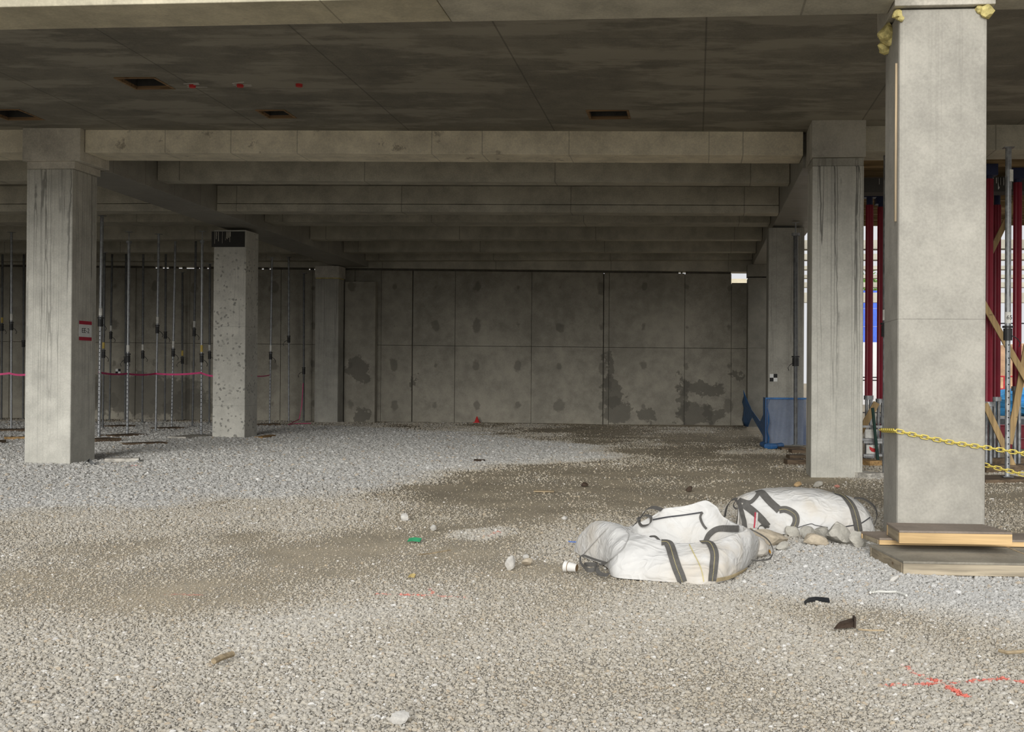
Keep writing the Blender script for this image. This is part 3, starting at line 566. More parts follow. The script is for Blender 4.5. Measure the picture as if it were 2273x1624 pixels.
lump('tarpaulin_heap', M_TARP, (8.6, 46, -0.05), 1.2, 0.8, 0.6, 'small blue tarpaulin heap seen left of the foreground column', 'tarpaulin', 4, amp=0.5, fr=2.5)
M_PALLET = timber('pallet_wood', (0.55, 0.42, 0.26), 'x')
def pallet(c, lb):
    t = thing('pallet', c, lb, 'pallet', 'wooden pallets outside'); x, y, z = c
    for k in range(5): MB().box(x - 0.6, x + 0.6, y - 0.5 + k * 0.23, y - 0.5 + k * 0.23 + 0.1, z + 0.115, z + 0.14).build('deck_board', M_PALLET, t)
    for k in (-0.55, -0.05, 0.45): MB().box(x + k, x + k + 0.1, y - 0.5, y + 0.52, z, z + 0.115).build('bearer', M_PALLET, t)
for k in range(4):
    for j in range(2): pallet((8.0 + k * 1.27, 34.5, 0.0 + 0.145 * j), f'{("bottom", "top")[j]} wooden pallet of the {("first", "second", "third", "fourth")[k]} stack from the left behind the red props')
M_LEAF = plain('green_leaf', (0.16, 0.30, 0.07), 0.7, var=0.5, scale=3)
for k, (x, y, z, r) in enumerate(((at(1912, 655, 104).x, 104, 7.8, 2.6), (at(1925, 650, 95).x, 95, 7.5, 2.6))):
    t = thing('tree', (x, y, 0), ('nearer rounded green tree above the white hoarding', 'farther green tree above the white hoarding')[k], 'tree', 'trees beyond the hoarding')
    MB().cyl((x, y, 0), (x, y, z - 1), 0.2, 0.12, 8).build('trunk', M_JOIST, t)
    mb = MB(); rng = random.Random(k)
    for i in range(900):
        d = Vector((rng.gauss(0, 1), rng.gauss(0, 1), rng.gauss(0, 1))).normalized() * r * (0.5 + 0.5 * rng.random()); p = Vector((x, y, z)) + d
        a = Vector((rng.uniform(-1, 1), rng.uniform(-1, 1), rng.uniform(-1, 1))).normalized(); b = a.orthogonal().normalized(); q = 0.22
        mb.add([p - a * q, p + b * q * 0.5, p + a * q, p - b * q * 0.5], [(0, 1, 2, 3)])
    mb.build('crown', M_LEAF, t)['kind'] = 'stuff'
o = MB().box(0.2, 2.6, 46, 46.4, 0, 5.35).build('outer_block_wall', M_BEIGE); tag(o, 'sunlit beige wall seen through the notch at the top of the back wall', 'wall')

# ================================================================ PROPS
M_GALV = galv('galvanised_steel'); M_GALVD = galv('dark_galvanised_steel', (0.17, 0.175, 0.175), 0.55); M_BLKST = plain('black_steel', (0.03, 0.03, 0.03), 0.5); M_STICK = plain('paper_sticker', (0.7, 0.69, 0.64), 0.8); M_YST = plain('yellow_sticker', (0.62, 0.46, 0.12), 0.7)
M_HOLE = plain('hole_black', (0.015, 0.015, 0.015), 0.9)
def prop(lb, base, top, zc, r=0.032, holes=False, sticker=None, jack=False, dark=False, group='steel props in the left bay', hside=1, zfoot=0.0):
    b = Vector((base.x, base.y, zfoot)); tp = Vector(top); d = (tp - b); L_ = d.length; d.normalize()
    def P(z): return b + d * ((z - b.z) / d.z)
    t = thing('steel_prop', b, lb, 'prop', group); up = M_GALVD if dark else M_GALV; ztop = tp.z
    MB().box(b.x - 0.075, b.x + 0.075, b.y - 0.075, b.y + 0.075, zfoot, zfoot + 0.012).build('base_plate', M_GALVD, t)
    MB().cyl(P(zfoot + 0.012), P(zc), r * 0.84, n=14).build('lower_tube', M_GALVD if dark and not holes else M_GALV, t, smooth=False)
    zu = ztop - 0.26 if jack else ztop - 0.012
    MB().cyl(P(zc - 0.02), P(zu), r, n=14).build('upper_tube', up, t)
    co = MB().cyl(P(zc - 0.09), P(zc + 0.09), r * 1.45, n=14).build('collar', M_BLKST, t)
    MB().cyl(P(zc + 0.1), P(zc + 0.13), r * 1.75, n=14).build('collar_ring', M_BLKST, co)
    pc = P(zc - 0.03); MB().tube([pc + Vector((hside * k[0], -r * 1.2, k[1])) for k in ((0.0, 0.02), (0.07, 0.0), (0.13, -0.04), (0.17, -0.1), (0.15, -0.16))], 0.008, 6).build('handle', M_BLKST, t)
    if jack:
        MB().cyl(P(zu), P(ztop - 0.01), 0.013, n=8).build('screw_jack', M_GALV, t); MB().cyl(P(zu - 0.03), P(zu + 0.03), r * 1.8, n=10).build('jack_nut', M_GALV, t)
    q = tp; MB().box(q.x - 0.075, q.x + 0.075, q.y - 0.075, q.y + 0.075, ztop - 0.012, ztop).build('top_plate', M_GALV, t)
    if holes:
        mb = MB(); z = zfoot + 0.1
        while z < zc - 0.15: c = P(z) + Vector((0.004, -r * 0.84, 0)); mb.cyl(c + Vector((0, -0.001, 0)), c + Vector((0, 0.004, 0)), 0.011, n=8); z += 0.1
        mb.build('pin_holes', M_HOLE, t)['kind'] = 'stuff'
    if sticker:
        mb = MB(); z0 = zc + 0.17; mb.cyl(P(z0), P(z0 + 0.17), r * 1.03, n=14, caps=False); mb.build('sticker', M_YST if sticker == 'y' else M_STICK, t)
    return t
PR = [  # label, base px, top px, collar y, options
 ('prop with a yellow sticker at the extreme left edge of the frame', (3, 930), (6, 520), 728, dict(sticker='y', dark=True)),
 ('nearest prop left of the paper sign column, with a pale sticker', (25, 953), (25.5, 515), 725, dict(sticker='w')),
 ('thin dark prop close to the left side of the paper sign column', (51, 929), (53, 560), 764, dict(dark=True)),
 ('tall thick prop with pink tape tied to it, right beside the paper sign column', (219.5, 970), (226.6, 478), 716, dict(r=0.042, holes=True, sticker='w')),
 ('prop just behind the tape tied prop, with a yellow sticker', (228, 949), (232, 560), 787, dict(sticker='y', dark=True)),
 ('dark prop between the tape tied prop and the small checkered wall target', (243, 931), (249, 560), 746, dict(sticker='w', dark=True)),
 ('dark prop half hidden behind the prop with a row of pin holes', (277.6, 931), (280, 545), 800, dict(dark=True)),
 ('prop with a row of black pin holes and a screw jack on top', (282.5, 963), (286.5, 514), 796, dict(holes=True, sticker='w', jack=True, r=0.038, hside=-1)),
 ('dark prop to the right of the pin holed prop', (316, 937), (318, 558), 789, dict(dark=True, sticker='w')),
 ('bright leaning prop midway between the two pin holed props', (345.6, 957), (352.7, 519), 732, dict(sticker='w')),
 ('dark prop just right of the bright leaning prop', (366, 934), (368, 562), 745, dict(dark=True, hside=1)),
 ('mid grey prop with mid height collar, midway along the pink tape to the speckled column', (381, 949), (389.5, 531), 784, dict(sticker='w', holes=True)),
 ('far dark prop with a yellow sticker in front of the damp wall stain', (404.5, 931), (405, 604), 801, dict(dark=True, sticker='y', hside=-1)),
 ('dark prop with a high collar, second from the speckled column', (427, 946), (435, 533), 739, dict(dark=True, sticker='w')),
 ('bright prop with yellow sticker holding up the pink tape beside the speckled column', (446.7, 964), (449, 513), 796, dict(sticker='y', jack=True, holes=True)),
 ('dark prop half hidden at the left edge of the speckled column', (464.6, 938), (466, 585), 790, dict(dark=True, sticker='w')),
 ('first prop right of the speckled column, where the pink tape ends', (598.4, 940), (604, 571), 791, dict(sticker='w', holes=True)),
 ('second prop right of the speckled column, with a high collar', (641, 935), (641, 570), 754, dict(hside=-1)),
 ('third prop right of the speckled column, with a pink cord trailing at its foot', (674, 935), (674.7, 606), 824, dict(dark=True, hside=-1)),
]
PB = {}
for i, (lb, bp, tp, cy, kw) in enumerate(PR):
    b = atz(*bp); b.y = min(b.y, 36.0); b = at(*bp, b.y); top = at(*tp, b.y); zc = at(bp[0], cy, b.y).z
    zmax = min(Zs(b.x, b.y), wtop(b.x) + 0.05 if b.y > 36 else 9)
    top.z = min(top.z, zmax + 0.3)
    PB[i] = (b, top); prop(lb, b, top, zc, **kw)
b = atz(1766, 992); prop('dark prop standing in front of the blue netted column', b, at(1766, 494, b.y), at(1766, 803, b.y).z, dark=True, r=0.05, jack=True, group='steel props at right', hside=-1, zfoot=0.045)
b = atz(1959.5, 1052); b.x += 0.03; prop('grey prop half hidden by the left side of the foreground column', b, Vector((b.x, b.y, Zs(2, b.y) - 0.0)), 2.3, r=0.045, group='steel props at right', sticker='w')
b = atz(2236, 1058, 0.06); g2 = prop('grey prop with pin holes standing on planks right of the foreground column', Vector((b.x, b.y, 0)), at(2238.5, 327, b.y), at(2237, 742, b.y).z, r=0.046, holes=True, sticker='w', group='steel props at right', hside=1, zfoot=0.06)
zt_ = at(2238, 390, b.y).z; MB().cyl((b.x + 0.02, b.y, zt_ - 0.09), (b.x + 0.02, b.y, zt_ + 0.09), 0.0475, n=14, caps=False).build('sticker', M_STICK, g2)
def text_mesh(txt, size, origin, right, up, mat, parent, name='lettering', off=0.0015, sx=1.0):
    cu = bpy.data.curves.new('txt', 'FONT'); cu.body = txt; cu.size = size; cu.align_x = 'CENTER'; cu.align_y = 'CENTER'; cu.extrude = 0.0006
    to = bpy.data.objects.new('txt', cu); COL.objects.link(to); dg = bpy.context.evaluated_depsgraph_get(); dg.update()
    me = bpy.data.meshes.new_from_object(to.evaluated_get(dg)); bpy.data.objects.remove(to); bpy.data.curves.remove(cu)
    right = Vector(right).normalized(); up = Vector(up).normalized(); nrm = right.cross(up)
    mb = MB(); mb.add([Vector(origin) + right * v.co.x * sx + up * v.co.y + nrm * (v.co.z + off) for v in me.vertices], [tuple(p.vertices) for p in me.polygons]); bpy.data.meshes.remove(me)
    return mb.build(name, mat, parent)
M_INK = plain('black_ink', (0.02, 0.02, 0.02), 0.7)
zs_ = at(2237, 742, b.y).z + 0.255; text_mesh('65', 0.09, (b.x + 0.01, b.y - 0.0475, zs_), (1, 0, 0), (0, 0, 1), M_INK, g2)

# red heavy duty props
M_RED = plain('red_prop_paint', (0.21, 0.008, 0.022), 0.45, var=0.15, scale=3); M_NAVY = plain('navy_prop_head', (0.02, 0.025, 0.07), 0.5)
def red_prop(lb, u, v_join, Y, r=0.075, head=True, v_head=455):
    p = at(u, 900, Y); x, y = p.x, p.y; zj = at(u, v_join, Y).z; zh = min(at(u, v_head, Y).z, 4.95)
    t = thing('shoring_prop', (x, y, 0), lb, 'prop', 'red shoring props in the right bay')
    MB().box(x - 0.1, x + 0.1, y - 0.1, y + 0.1, 0.0, 0.02).build('base_plate', M_GALV, t)
    for dx in (-0.5, 0.5):
        for dy in (-0.5, 0.5): MB().cyl((x + dx * r, y + dy * r, 0.02), (x + dx * r, y + dy * r, zj), r * 0.34, n=10).build('inner_rail', M_GALV, t)
    MB().cyl((x, y, zj - 0.05), (x, y, zj + 0.03), r * 1.25, n=16).build('locking_nut', M_GALV, t)
    MB().cyl((x, y, zj + 0.03), (x, y, zh), r, n=16, flute=0.18).build('fluted_post', M_RED, t)
    MB().cyl((x, y, zh), (x, y, 5.0), r * 0.8, n=12).build('head_piece', M_NAVY, t); MB().box(x - 0.12, x + 0.12, y - 0.12, y + 0.12, 5.0, 5.19).build('head_plate', M_NAVY, t)
red_prop('thick red shoring prop in the gap between the drip lined and the foreground column', 1928, 881, 22.6)
red_prop('red shoring prop half hidden behind the left edge of the foreground column', 1954, 888, 23.5)
red_prop('red shoring prop at the right edge of the foreground column', 2193.5, 895, 20.2, v_head=250, head=False)
red_prop('red shoring prop between the foreground column and the pin holed grey prop', 2211.5, 884, 22.2)
red_prop('red shoring prop right of the pin holed grey prop', 2257, 861, 20.6, v_head=400)
red_prop('red shoring prop farthest right beyond the frame edge, in the front row', 2390, 870, 20.4)
red_prop('red shoring prop second from the right beyond the frame edge, in the back row', 2330, 884, 23.0)
M_BRACE = timber('brace_timber', (0.42, 0.29, 0.14), 'z', dark=0.7, knots=True)
def brace(lb, p, q, Y0, Y1, w=0.09, th=0.045):
    a = at(*p, Y0); b_ = at(*q, Y1); o = MB().beamp(a, b_, th, w, up=(0, 0, 1) if abs((b_ - a).normalized().z) < 0.95 else (1, 0, 0)).build('timber_brace', M_BRACE, bevel=0.004); tag(o, lb, 'plank', 'timber braces tied to the red props'); return o
def brace2(lb, p, q, Y, w=0.1):
    a = at(*p, Y); b_ = at(*q, Y); o = MB().beamp(a, b_, w, 0.045, up=(0, -1, 0)).build('timber_brace', M_BRACE, bevel=0.004); return tag(o, lb, 'plank', 'timber braces tied to the red props')
brace2('timber brace leaning in the gap left of the foreground column', (1876, 1019), (1946, 893), 21.9, 0.12)
brace2('upper timber brace rising to the right behind the pin holed grey prop', (2180, 600), (2284, 385), 21.7, 0.1)
brace2('long timber brace falling to the right across the red props', (2180, 668), (2300, 880), 19.9, 0.1)
brace2('timber brace rising steeply at the right edge of the frame', (2240, 985), (2280, 765), 20.05, 0.11)
brace2('lower timber brace slanting down behind the chain beside the foreground column', (2186, 895), (2252, 1042), 19.75, 0.1)
# red steel beam, truss boards and pipes lying at the back
o = MB().box(4.6, 12, 25.9, 26.1, 0.0, 0.02); o.box(4.6, 12, 25.98, 26.02, 0.02, 0.2); o.box(4.6, 12, 25.9, 26.1, 0.2, 0.22); o = o.build('steel_beam', M_RED); tag(o, 'red steel beam lying on the ground behind the red props', 'beam')
o = MB().box(4.6, 12, 29.9, 30.2, 0, 0.03); o.box(4.6, 12, 30.03, 30.07, 0.03, 0.32); o.box(4.6, 12, 29.9, 30.2, 0.32, 0.35); o = o.build('steel_beam', M_RED); tag(o, 'second red steel beam farther back behind the red props', 'beam')
M_DKMAT = plain('dark_wet_formwork', (0.08, 0.085, 0.09), 0.4, var=0.4, scale=1.5)
o = MB().box(5.0, 13, 31.2, 32.6, 0, 0.45).build('panel_stack', M_DKMAT, bevel=0.02); tag(o, 'dark stack of formwork panels in front of the pallets', 'panel stack')
M_ALU = galv('aluminium', (0.34, 0.34, 0.335), 0.45)
def truss(lb, c, rz, red):
    t = thing('aluminium_truss', c, lb, 'truss', 'aluminium truss beams'); R = Matrix.Rotation(rz, 3, 'Z'); c = Vector(c); L_ = 2.2
    for z in (0.02, 0.26): MB().obox(c + Vector((0, 0, z)), (L_, 0.09, 0.04), R).build('chord', M_ALU, t)
    for k in range(7):
        a = c + R @ Vector((-L_ / 2 + 0.1 + k * 0.3, 0, 0.04)); b_ = c + R @ Vector((-L_ / 2 + 0.1 + k * 0.3 + (0.2 if k % 2 else 0.1), 0, 0.24)); MB().beamp(a, b_, 0.03, 0.05).build('web_bar', M_ALU, t)
    pc = c + R @ Vector((-L_ / 2 + 0.16, -0.052, 0.13)); MB().obox(pc, (0.22, 0.006, 0.16), R).build('label_plate', M_STICK, t)
    if red:
        f = R @ Vector((1, 0, 0)); mb = MB(); pts = [(-0.06, 0.055), (-0.05, 0.0), (-0.015, -0.04), (0.04, -0.05), (0.075, -0.02), (0.07, 0.015), (0.02, 0.02)]
        n_ = R @ Vector((0, -1, 0)); vs = [pc + f * a + Vector((0, 0, b_)) + n_ * 0.004 for a, b_ in pts]; vs2 = [v + n_ * 0.002 for v in vs]
        mb.add(vs2, [tuple(range(len(vs2)))]); mb.build('leaf_mark', M_REDPL, t)
q = at(1916, 1006, 21.6); q.x += 0.18; q.z = 0.1
for dx in (0.3, 1.4): tag(MB().box(q.x + dx, q.x + dx + 0.15, 21.2, 22.1, 0, 0.1).build('board', M_JOIST, bevel=0.004), ('first', 'second')[dx > 1] + ' bearer under the aluminium trusses left of the foreground column', 'board', 'bearers under the trusses')
truss('lower aluminium truss with a red leaf mark on its label, left of the foreground column', (q.x + 0.9, 21.6, 0.1), 0.08, True)
truss('upper aluminium truss with a plain white label, stacked left of the foreground column', (q.x + 0.88, 21.62, 0.385), 0.08, False)
M_GREEN = plain('dark_green_steel', (0.02, 0.05, 0.04), 0.5)
a = at(1937, 905, 21.3); b_ = atz(1949, 1026); o = MB().cyl(a, b_, 0.03, n=10).build('green_pole', M_GREEN); tag(o, 'dark green pole leaning on the aluminium trusses', 'pole')

# ================================================================ BOARDS AT THE PROP FEET
M_BRD = timber('dark_board', (0.16, 0.115, 0.075), 'x', knots=False); M_BRD2 = timber('orange_board', (0.48, 0.30, 0.13), 'x', knots=False); M_BRD3 = timber('pale_board', (0.55, 0.52, 0.46), 'x', knots=False)
def board(lb, p, q, depth, h, mat, z0=0.0, grp='boards lying on the gravel'):
    a = atz(*p, z0); b_ = atz(*q, z0); d = (b_ - a); d.z = 0; d.normalize(); n = Vector((-d.y, d.x, 0)) * depth
    a.z = b_.z = z0 - (0.01 if z0 == 0 else 0); c4 = [a, b_, b_ + n, a + n]
    o = MB().hexa(c4, [k + Vector((0, 0, h)) for k in c4]).build('board', mat, bevel=0.004); return tag(o, lb, 'board', grp)
board('thick dark board at the foot of the tape tied prop', (213, 981), (270, 978), 0.5, 0.075, M_BRD)
board('dark board below the pin holed prop', (255, 970), (326, 966), 0.5, 0.05, M_BRD)
board('long thin dark board in front of the props', (281, 988), (372, 985), 0.35, 0.05, M_BRD)
board('pale board under the yellow stickered prop beside the speckled column', (412, 972), (472, 967), 0.5, 0.04, M_BRD3)
board('white painted board lying right of the paper sign column', (232, 1024), (308, 1023), 0.22, 0.06, M_BRD3)
board('orange board at the left of the paper sign column', (10, 975), (60, 974), 0.3, 0.06, M_BRD2)
board('dark board at the extreme left edge', (-40, 985), (14, 981), 0.3, 0.06, M_BRD)
board('small orange offcut right of the speckled column', (583, 972), (612, 967), 0.2, 0.04, M_BRD2)
board('dark board behind the props at the left edge', (-10, 957), (60, 956), 0.6, 0.05, M_BRD)
board('dark board under the first prop right of the speckled column', (575, 944), (622, 943), 0.4, 0.05, M_BRD)
board('dark board lying between the far props', (256, 948), (300, 946), 0.5, 0.05, M_BRD)
board('brown board lying under the mid grey prop', (355, 953), (410, 951), 0.5, 0.05, M_BRD)
for k, (u0, u1, v, h) in enumerate(((1748, 1786, 1030, 0.09), (1753, 1786, 1017, 0.07), (1758, 1786, 1004, 0.07), (1735, 1786, 997, 0.05))):
    board(('front', 'second', 'third', 'back')[k] + ' brown plank of the row beside the drip lined column foot', (u0, v), (u1 + 3, v), 0.3, h, M_BRD, grp='planks beside the drip lined column')
board('pale worn plank on the gravel right of the drip lined column', (1928, 1064), (1963, 1062), 0.5, 0.1, M_BRD3)
board('brown plank behind the worn plank, right of the drip lined column', (1931, 1034), (1958, 1033), 0.6, 0.1, M_BRD2)
board('front brown plank under the pin holed grey prop', (2188, 1072), (2300, 1070), 0.75, 0.06, M_BRD, grp='planks under the grey prop')
board('second brown plank behind the pin holed grey prop', (2190, 1048), (2300, 1046), 0.3, 0.12, M_BRD, grp='planks under the grey prop')
board('third dark plank behind the pin holed grey prop', (2190, 1036), (2300, 1034), 0.15, 0.16, M_BRD, grp='planks under the grey prop')

# ================================================================ PINK TAPE, SIGN, TARGETS, NETTING
M_PINK = plain('pink_tape', (0.75, 0.09, 0.25), 0.6, var=0.15)
def tape(lb, pts, w=0.045):
    P_ = []
    for i in range(len(pts) - 1):
        a, b_ = Vector(pts[i]), Vector(pts[i + 1])
        for k in range(6): t_ = k / 6; P_.append(a.lerp(b_, t_) - Vector((0, 0, 0.12 * t_ * (1 - t_))))
    P_.append(Vector(pts[-1])); o = MB().ribbon(P_, [(0, 0, 1)] * len(P_), w, 0.003).build('marking_tape', M_PINK); return tag(o, lb, 'tape', 'pink marking tapes')
def onp(i, v): b_, tp = PB[i]; p = at(PR[i][1][0], v, b_.y); f = (p.z - b_.z) / (tp.z - b_.z); return b_.lerp(tp, f) + Vector((0, -0.045, 0))
tape('pink tape strung from the tape tied prop along the props to the speckled column', [onp(3, 826), onp(7, 829), onp(9, 829), onp(14, 827), Vector((-11.58, 27.25, at(471, 834, 27.2).z))])
tape('pink tape running out of frame left of the paper sign column', [at(-40, 827, 25.0), at(20, 828, 25.2), at(63, 830, 25.4)])
tape('short pink tape from the speckled column to the prop right of it', [Vector((-10.75, 27.3, at(575, 833, 27.3).z)), onp(16, 832)], 0.03)
o = MB().tube([onp(18, 850), at(670, 900, 35.4), at(664, 930, 35.2), atz(640, 942, 0.02), atz(655, 940, 0.02), atz(690, 939, 0.02)], 0.012, 6).build('pink_cord', M_PINK); tag(o, 'pink cord trailing from the third prop right of the speckled column', 'cord')
M_PAPER = plain('white_paper', (0.72, 0.72, 0.71), 0.8, var=0.06); M_REDT = plain('red_tape', (0.42, 0.02, 0.05), 0.6, var=0.1)
p0 = atx(176, 720, -10.595); p1 = atx(203, 752, -10.595); xs_ = -10.597
yA, yB, zA, zB = p0.y, p1.y, atx(190, 755, -10.595).z, atx(190, 713, -10.595).z
t = thing('paper_sign', (xs_, (yA + yB) / 2, zA), 'white paper sign with red tape on the side of the left column', 'sign')
MB().box(xs_, xs_ + 0.003, yA, yB, zA, zB).build('paper', M_PAPER, t); hh = zB - zA
MB().box(xs_, xs_ + 0.006, yA, yB, zB - hh * 0.17, zB + 0.004).build('tape_strip', M_REDT, t, label='red tape strip'); MB().box(xs_, xs_ + 0.006, yA, yB, zA - 0.004, zA + hh * 0.17).build('tape_strip', M_REDT, t, label='red tape strip')
text_mesh('EE-2', hh * 0.36, (xs_ + 0.003, (yA + yB) / 2, (zA + zB) / 2), (0, 1, 0), (0, 0, 1), M_INK, t, sx=(yB - yA) / hh * 0.95)
M_WHT = plain('target_white', (0.75, 0.75, 0.73), 0.8, var=0.05)
def target(lb, c, sz):
    x, y, z = c; t = thing('survey_target', c, lb, 'target', 'checkered survey targets'); MB().box(x - sz, x + sz, y - 0.004, y, z - sz, z + sz).build('card', M_WHT, t)
    for (a, b_) in ((-1, 0), (0, -1)): MB().box(x + a * sz, x + (a + 1) * sz, y - 0.006, y - 0.004, z - (b_ + 1) * sz, z - b_ * sz).build('black_square', M_INK, t)
p = at(1717, 838, 26.3); target('black and white checkered survey target on the blue netted column', (p.x, 26.299, p.z), 0.085)
p = at(262.5, 824, YW); target('small checkered survey target on the back wall behind the props', (p.x, YW - 0.012, p.z), 0.085)
s = Sh('blue_netting'); n1 = s.noise(3, 4); wv = s.ma('PINGPONG', s.ma('MULTIPLY', s.Z, 1.0), 0.012)
s.b.inputs['Alpha'].default_value = 0.45; M_NET = s.fin(s.mix(n1, (0.14, 0.22, 0.42), (0.26, 0.34, 0.50)), 0.6, 0, 0.3); M_NET2 = plain('blue_net_fold', (0.03, 0.14, 0.36), 0.5, var=0.4, scale=5)
t = thing('blue_netting', (2.03, 26.7, 0), 'blue construction netting wrapped round the shaded column foot', 'netting')
zn = at(1740, 883, 26.25).z; X0, X1, Y0_, Y1_ = 1.585, 2.475, 26.25, 27.15
mb = MB(); n_ = 24
def wrap(z, k): return [(X0 + (X1 - X0) * i / n_, Y0_ - 0.012 * math.sin(i * 2.1 + k), z) for i in range(n_ + 1)]
rows = [wrap(z, z * 3) for z in np.linspace(0.0, zn, 8)]
mb.add([p for r in rows for p in r], [(j * (n_ + 1) + i, j * (n_ + 1) + i + 1, (j + 1) * (n_ + 1) + i + 1, (j + 1) * (n_ + 1) + i) for j in range(7) for i in range(n_)]); mb.build('front_sheet', M_NET, t)
MB().box(X0 - 0.01, X0, Y0_, Y1_, 0, zn).build('side_sheet', M_NET2, t); MB().box(X1, X1 + 0.01, Y0_, Y1_, 0, zn).build('side_sheet', M_NET, t)
MB().box(X0 - 0.01, X1 + 0.01, Y0_ - 0.03, Y0_ - 0.015, zn - 0.03, zn + 0.01).build('hem', M_NET2, t)
mb = MB(); mb.tube([atz(1692, 985, 0.05), atz(1702, 990, 0.05), atz(1720, 990, 0.05), atz(1735, 988, 0.04)], 0.06, 8); mb.build('gathered_fold', M_NET2, t)
# torn flap hanging from the net to the back wall
A = [at(1650, 865, 34.8), at(1656, 885, 34.3), at(1670, 910, 32.5), at(1690, 935, 29.5), at(1699, 905, 27.3), at(1706, 885, 26.3)]
Bm = [atz(1649, 944), atz(1660, 947), at(1672, 925, 32.5), at(1690, 960, 29.3), atz(1700, 985, 0.0), atz(1706, 990, 0.0)]
mb = MB(); rows = []
for i in range(len(A)):
    rows.append([A[i].lerp(Bm[i], k / 6) + Vector((0.03 * math.sin(k * 2.3 + i * 1.7), 0.1 * math.sin(k * 1.9 + i), 0)) for k in range(7)])
sub = []
for i in range(len(rows) - 1):
    for f in (0, 0.33, 0.66): sub.append([rows[i][k].lerp(rows[i + 1][k], f) for k in range(7)])
sub.append(rows[-1])
mb.add([p for r in sub for p in r], [(i * 7 + k, i * 7 + k + 1, (i + 1) * 7 + k + 1, (i + 1) * 7 + k) for i in range(len(sub) - 1) for k in range(6)])
o = mb.build('torn_flap', M_NET2, t, smooth=True)
so = o.modifiers.new('solid', 'SOLIDIFY'); so.thickness = 0.006

# yellow plastic chain
M_CHAIN = plain('yellow_plastic', (0.74, 0.60, 0.13), 0.45, var=0.08)
def link_mesh():
    mb = MB(); pts = []
    for k in range(20):
        a = 2 * math.pi * k / 20; pts.append(Vector((0.019 * math.copysign(1, math.cos(a)) + 0.021 * math.cos(a), 0.019 * math.sin(a), 0)))
    mb.tube(pts, 0.0052, 6, closed=True); me = bpy.data.meshes.new('chain_link'); me.from_pydata([tuple(v) for v in mb.v], [], mb.f); me.materials.append(M_CHAIN)
    me.polygons.foreach_set('use_smooth', [True] * len(me.polygons)); return me
LINK = link_mesh()
def chain(lb, pts, pitch=0.058):
    pts = [Vector(p) for p in pts]; t = thing('plastic_chain', pts[0], lb, 'chain', 'yellow plastic chains'); seg = [(pts[i + 1] - pts[i]).length for i in range(len(pts) - 1)]; tot = sum(seg); k = 0; dpos = 0.0
    while dpos < tot - 0.01:
        e = dpos; i = 0
        while i < len(seg) - 1 and e > seg[i]: e -= seg[i]; i += 1
        d = (pts[i + 1] - pts[i]).normalized(); p = pts[i] + d * e
        o = bpy.data.objects.new('link', LINK); COL.objects.link(o); o.parent = t
        u = Vector((0, -1, 0)) if abs(d.y) < 0.9 else Vector((-1, 0, 0)); v = u.cross(d).normalized(); u = d.cross(v)
        a = math.radians(20 if k % 2 else 75); y_ = v * math.cos(a) + u * math.sin(a); z_ = d.cross(y_)
        o.matrix_local = Matrix.Translation(p - pts[0]) @ Matrix((d, y_, z_)).transposed().to_4x4(); WL[o] = p
        dpos += pitch; k += 1
zc0 = at(1992, 956, 11.0).z
def sag(a, b_, s_, n=14): return [a.lerp(b_, k / n) - Vector((0, 0, s_ * 4 * (k / n) * (1 - k / n))) for k in range(n + 1)]
cA = Vector((1.865, 11.84, at(1960, 955, 11.8).z)); cB = Vector((1.865, 11.02, zc0)); cC = at(2190, 993, 11.0); cC.y = 11.0; cD = at(2600, 1055, 11.0)
chain('upper yellow plastic chain wrapped across the face of the foreground column', [cA, cB] + sag(cB + Vector((0.02, -0.015, 0)), cC, 0.012) + sag(cC, cD, 0.004)[1:])
cE = Vector((2.725, 11.84, at(2188, 1022, 11.84).z)); cF = at(2600, 1130, 11.3)
chain('lower yellow plastic chain coming out from behind the foreground column', sag(cE, cF, 0.01))
# ================================================================ FORMWORK PANELS AT THE FOOT OF THE FOREGROUND COLUMN
M_PLYTOP = concrete('worn_plywood_face', (0.25, 0.205, 0.165), blotch=0.9, rough=0.7); M_PLYGR = concrete('grey_worn_plywood', (0.28, 0.255, 0.205), blotch=1.0, rough=0.7)
M_PINE = timber('fresh_pine', (0.64, 0.44, 0.22), 'x', dark=0.78); M_PINEG = timber('weathered_pine', (0.44, 0.375, 0.275), 'x', dark=0.62); M_PINEY = timber('weathered_pine_side', (0.36, 0.30, 0.21), 'y', dark=0.62)
def panel(lb, FL, FR, BR, BL, z0, h, front, side, top, studs=0):
    c = (Vector(FL) + Vector(BR)) / 2; t = thing('timber_form', (c.x, c.y, z0), lb, 'formwork panel', 'formwork panels stacked at the column foot')
    pts = [Vector((p[0], p[1], z0)) for p in (FL, FR, BR, BL)]; up = Vector((0, 0, 1)); th = 0.018; hb = h - th
    MB().hexa([p + up * hb for p in pts], [p + up * h for p in pts]).build('plywood_face', top, t, bevel=0.002)
    inn = [p + (Vector((c.x, c.y, z0)) - p).normalized() * 0.07 for p in pts]
    for i, (nm, mt) in enumerate((('front_rail', front), ('side_rail', side), ('back_rail', front), ('side_rail', side))):
        a, b_ = pts[i], pts[(i + 1) % 4]; d = (b_ - a).normalized(); n = Vector((-d.y, d.x, 0)) * 0.04; e = d * (0.042 if i % 2 else 0.0)
        q = [a + e, b_ - e, b_ - e + n, a + e + n]; MB().hexa(q, [k + up * (hb - 0.001) for k in q]).build(nm, mt, t, bevel=0.003)
    for k in range(studs):
        f = (k + 1.0) / (studs + 0.6) * 0.6 + 0.36; a = pts[0].lerp(pts[1], f) + up * h; b_ = pts[3].lerp(pts[2], f) + up * h
        MB().beamp(a + up * 0.001, b_ + up * 0.001, 0.02, 0.004).build('nail_strip', M_BATTEN, t)
    return t
fl = atz(2005, 1275); bl = atz(1936, 1236)
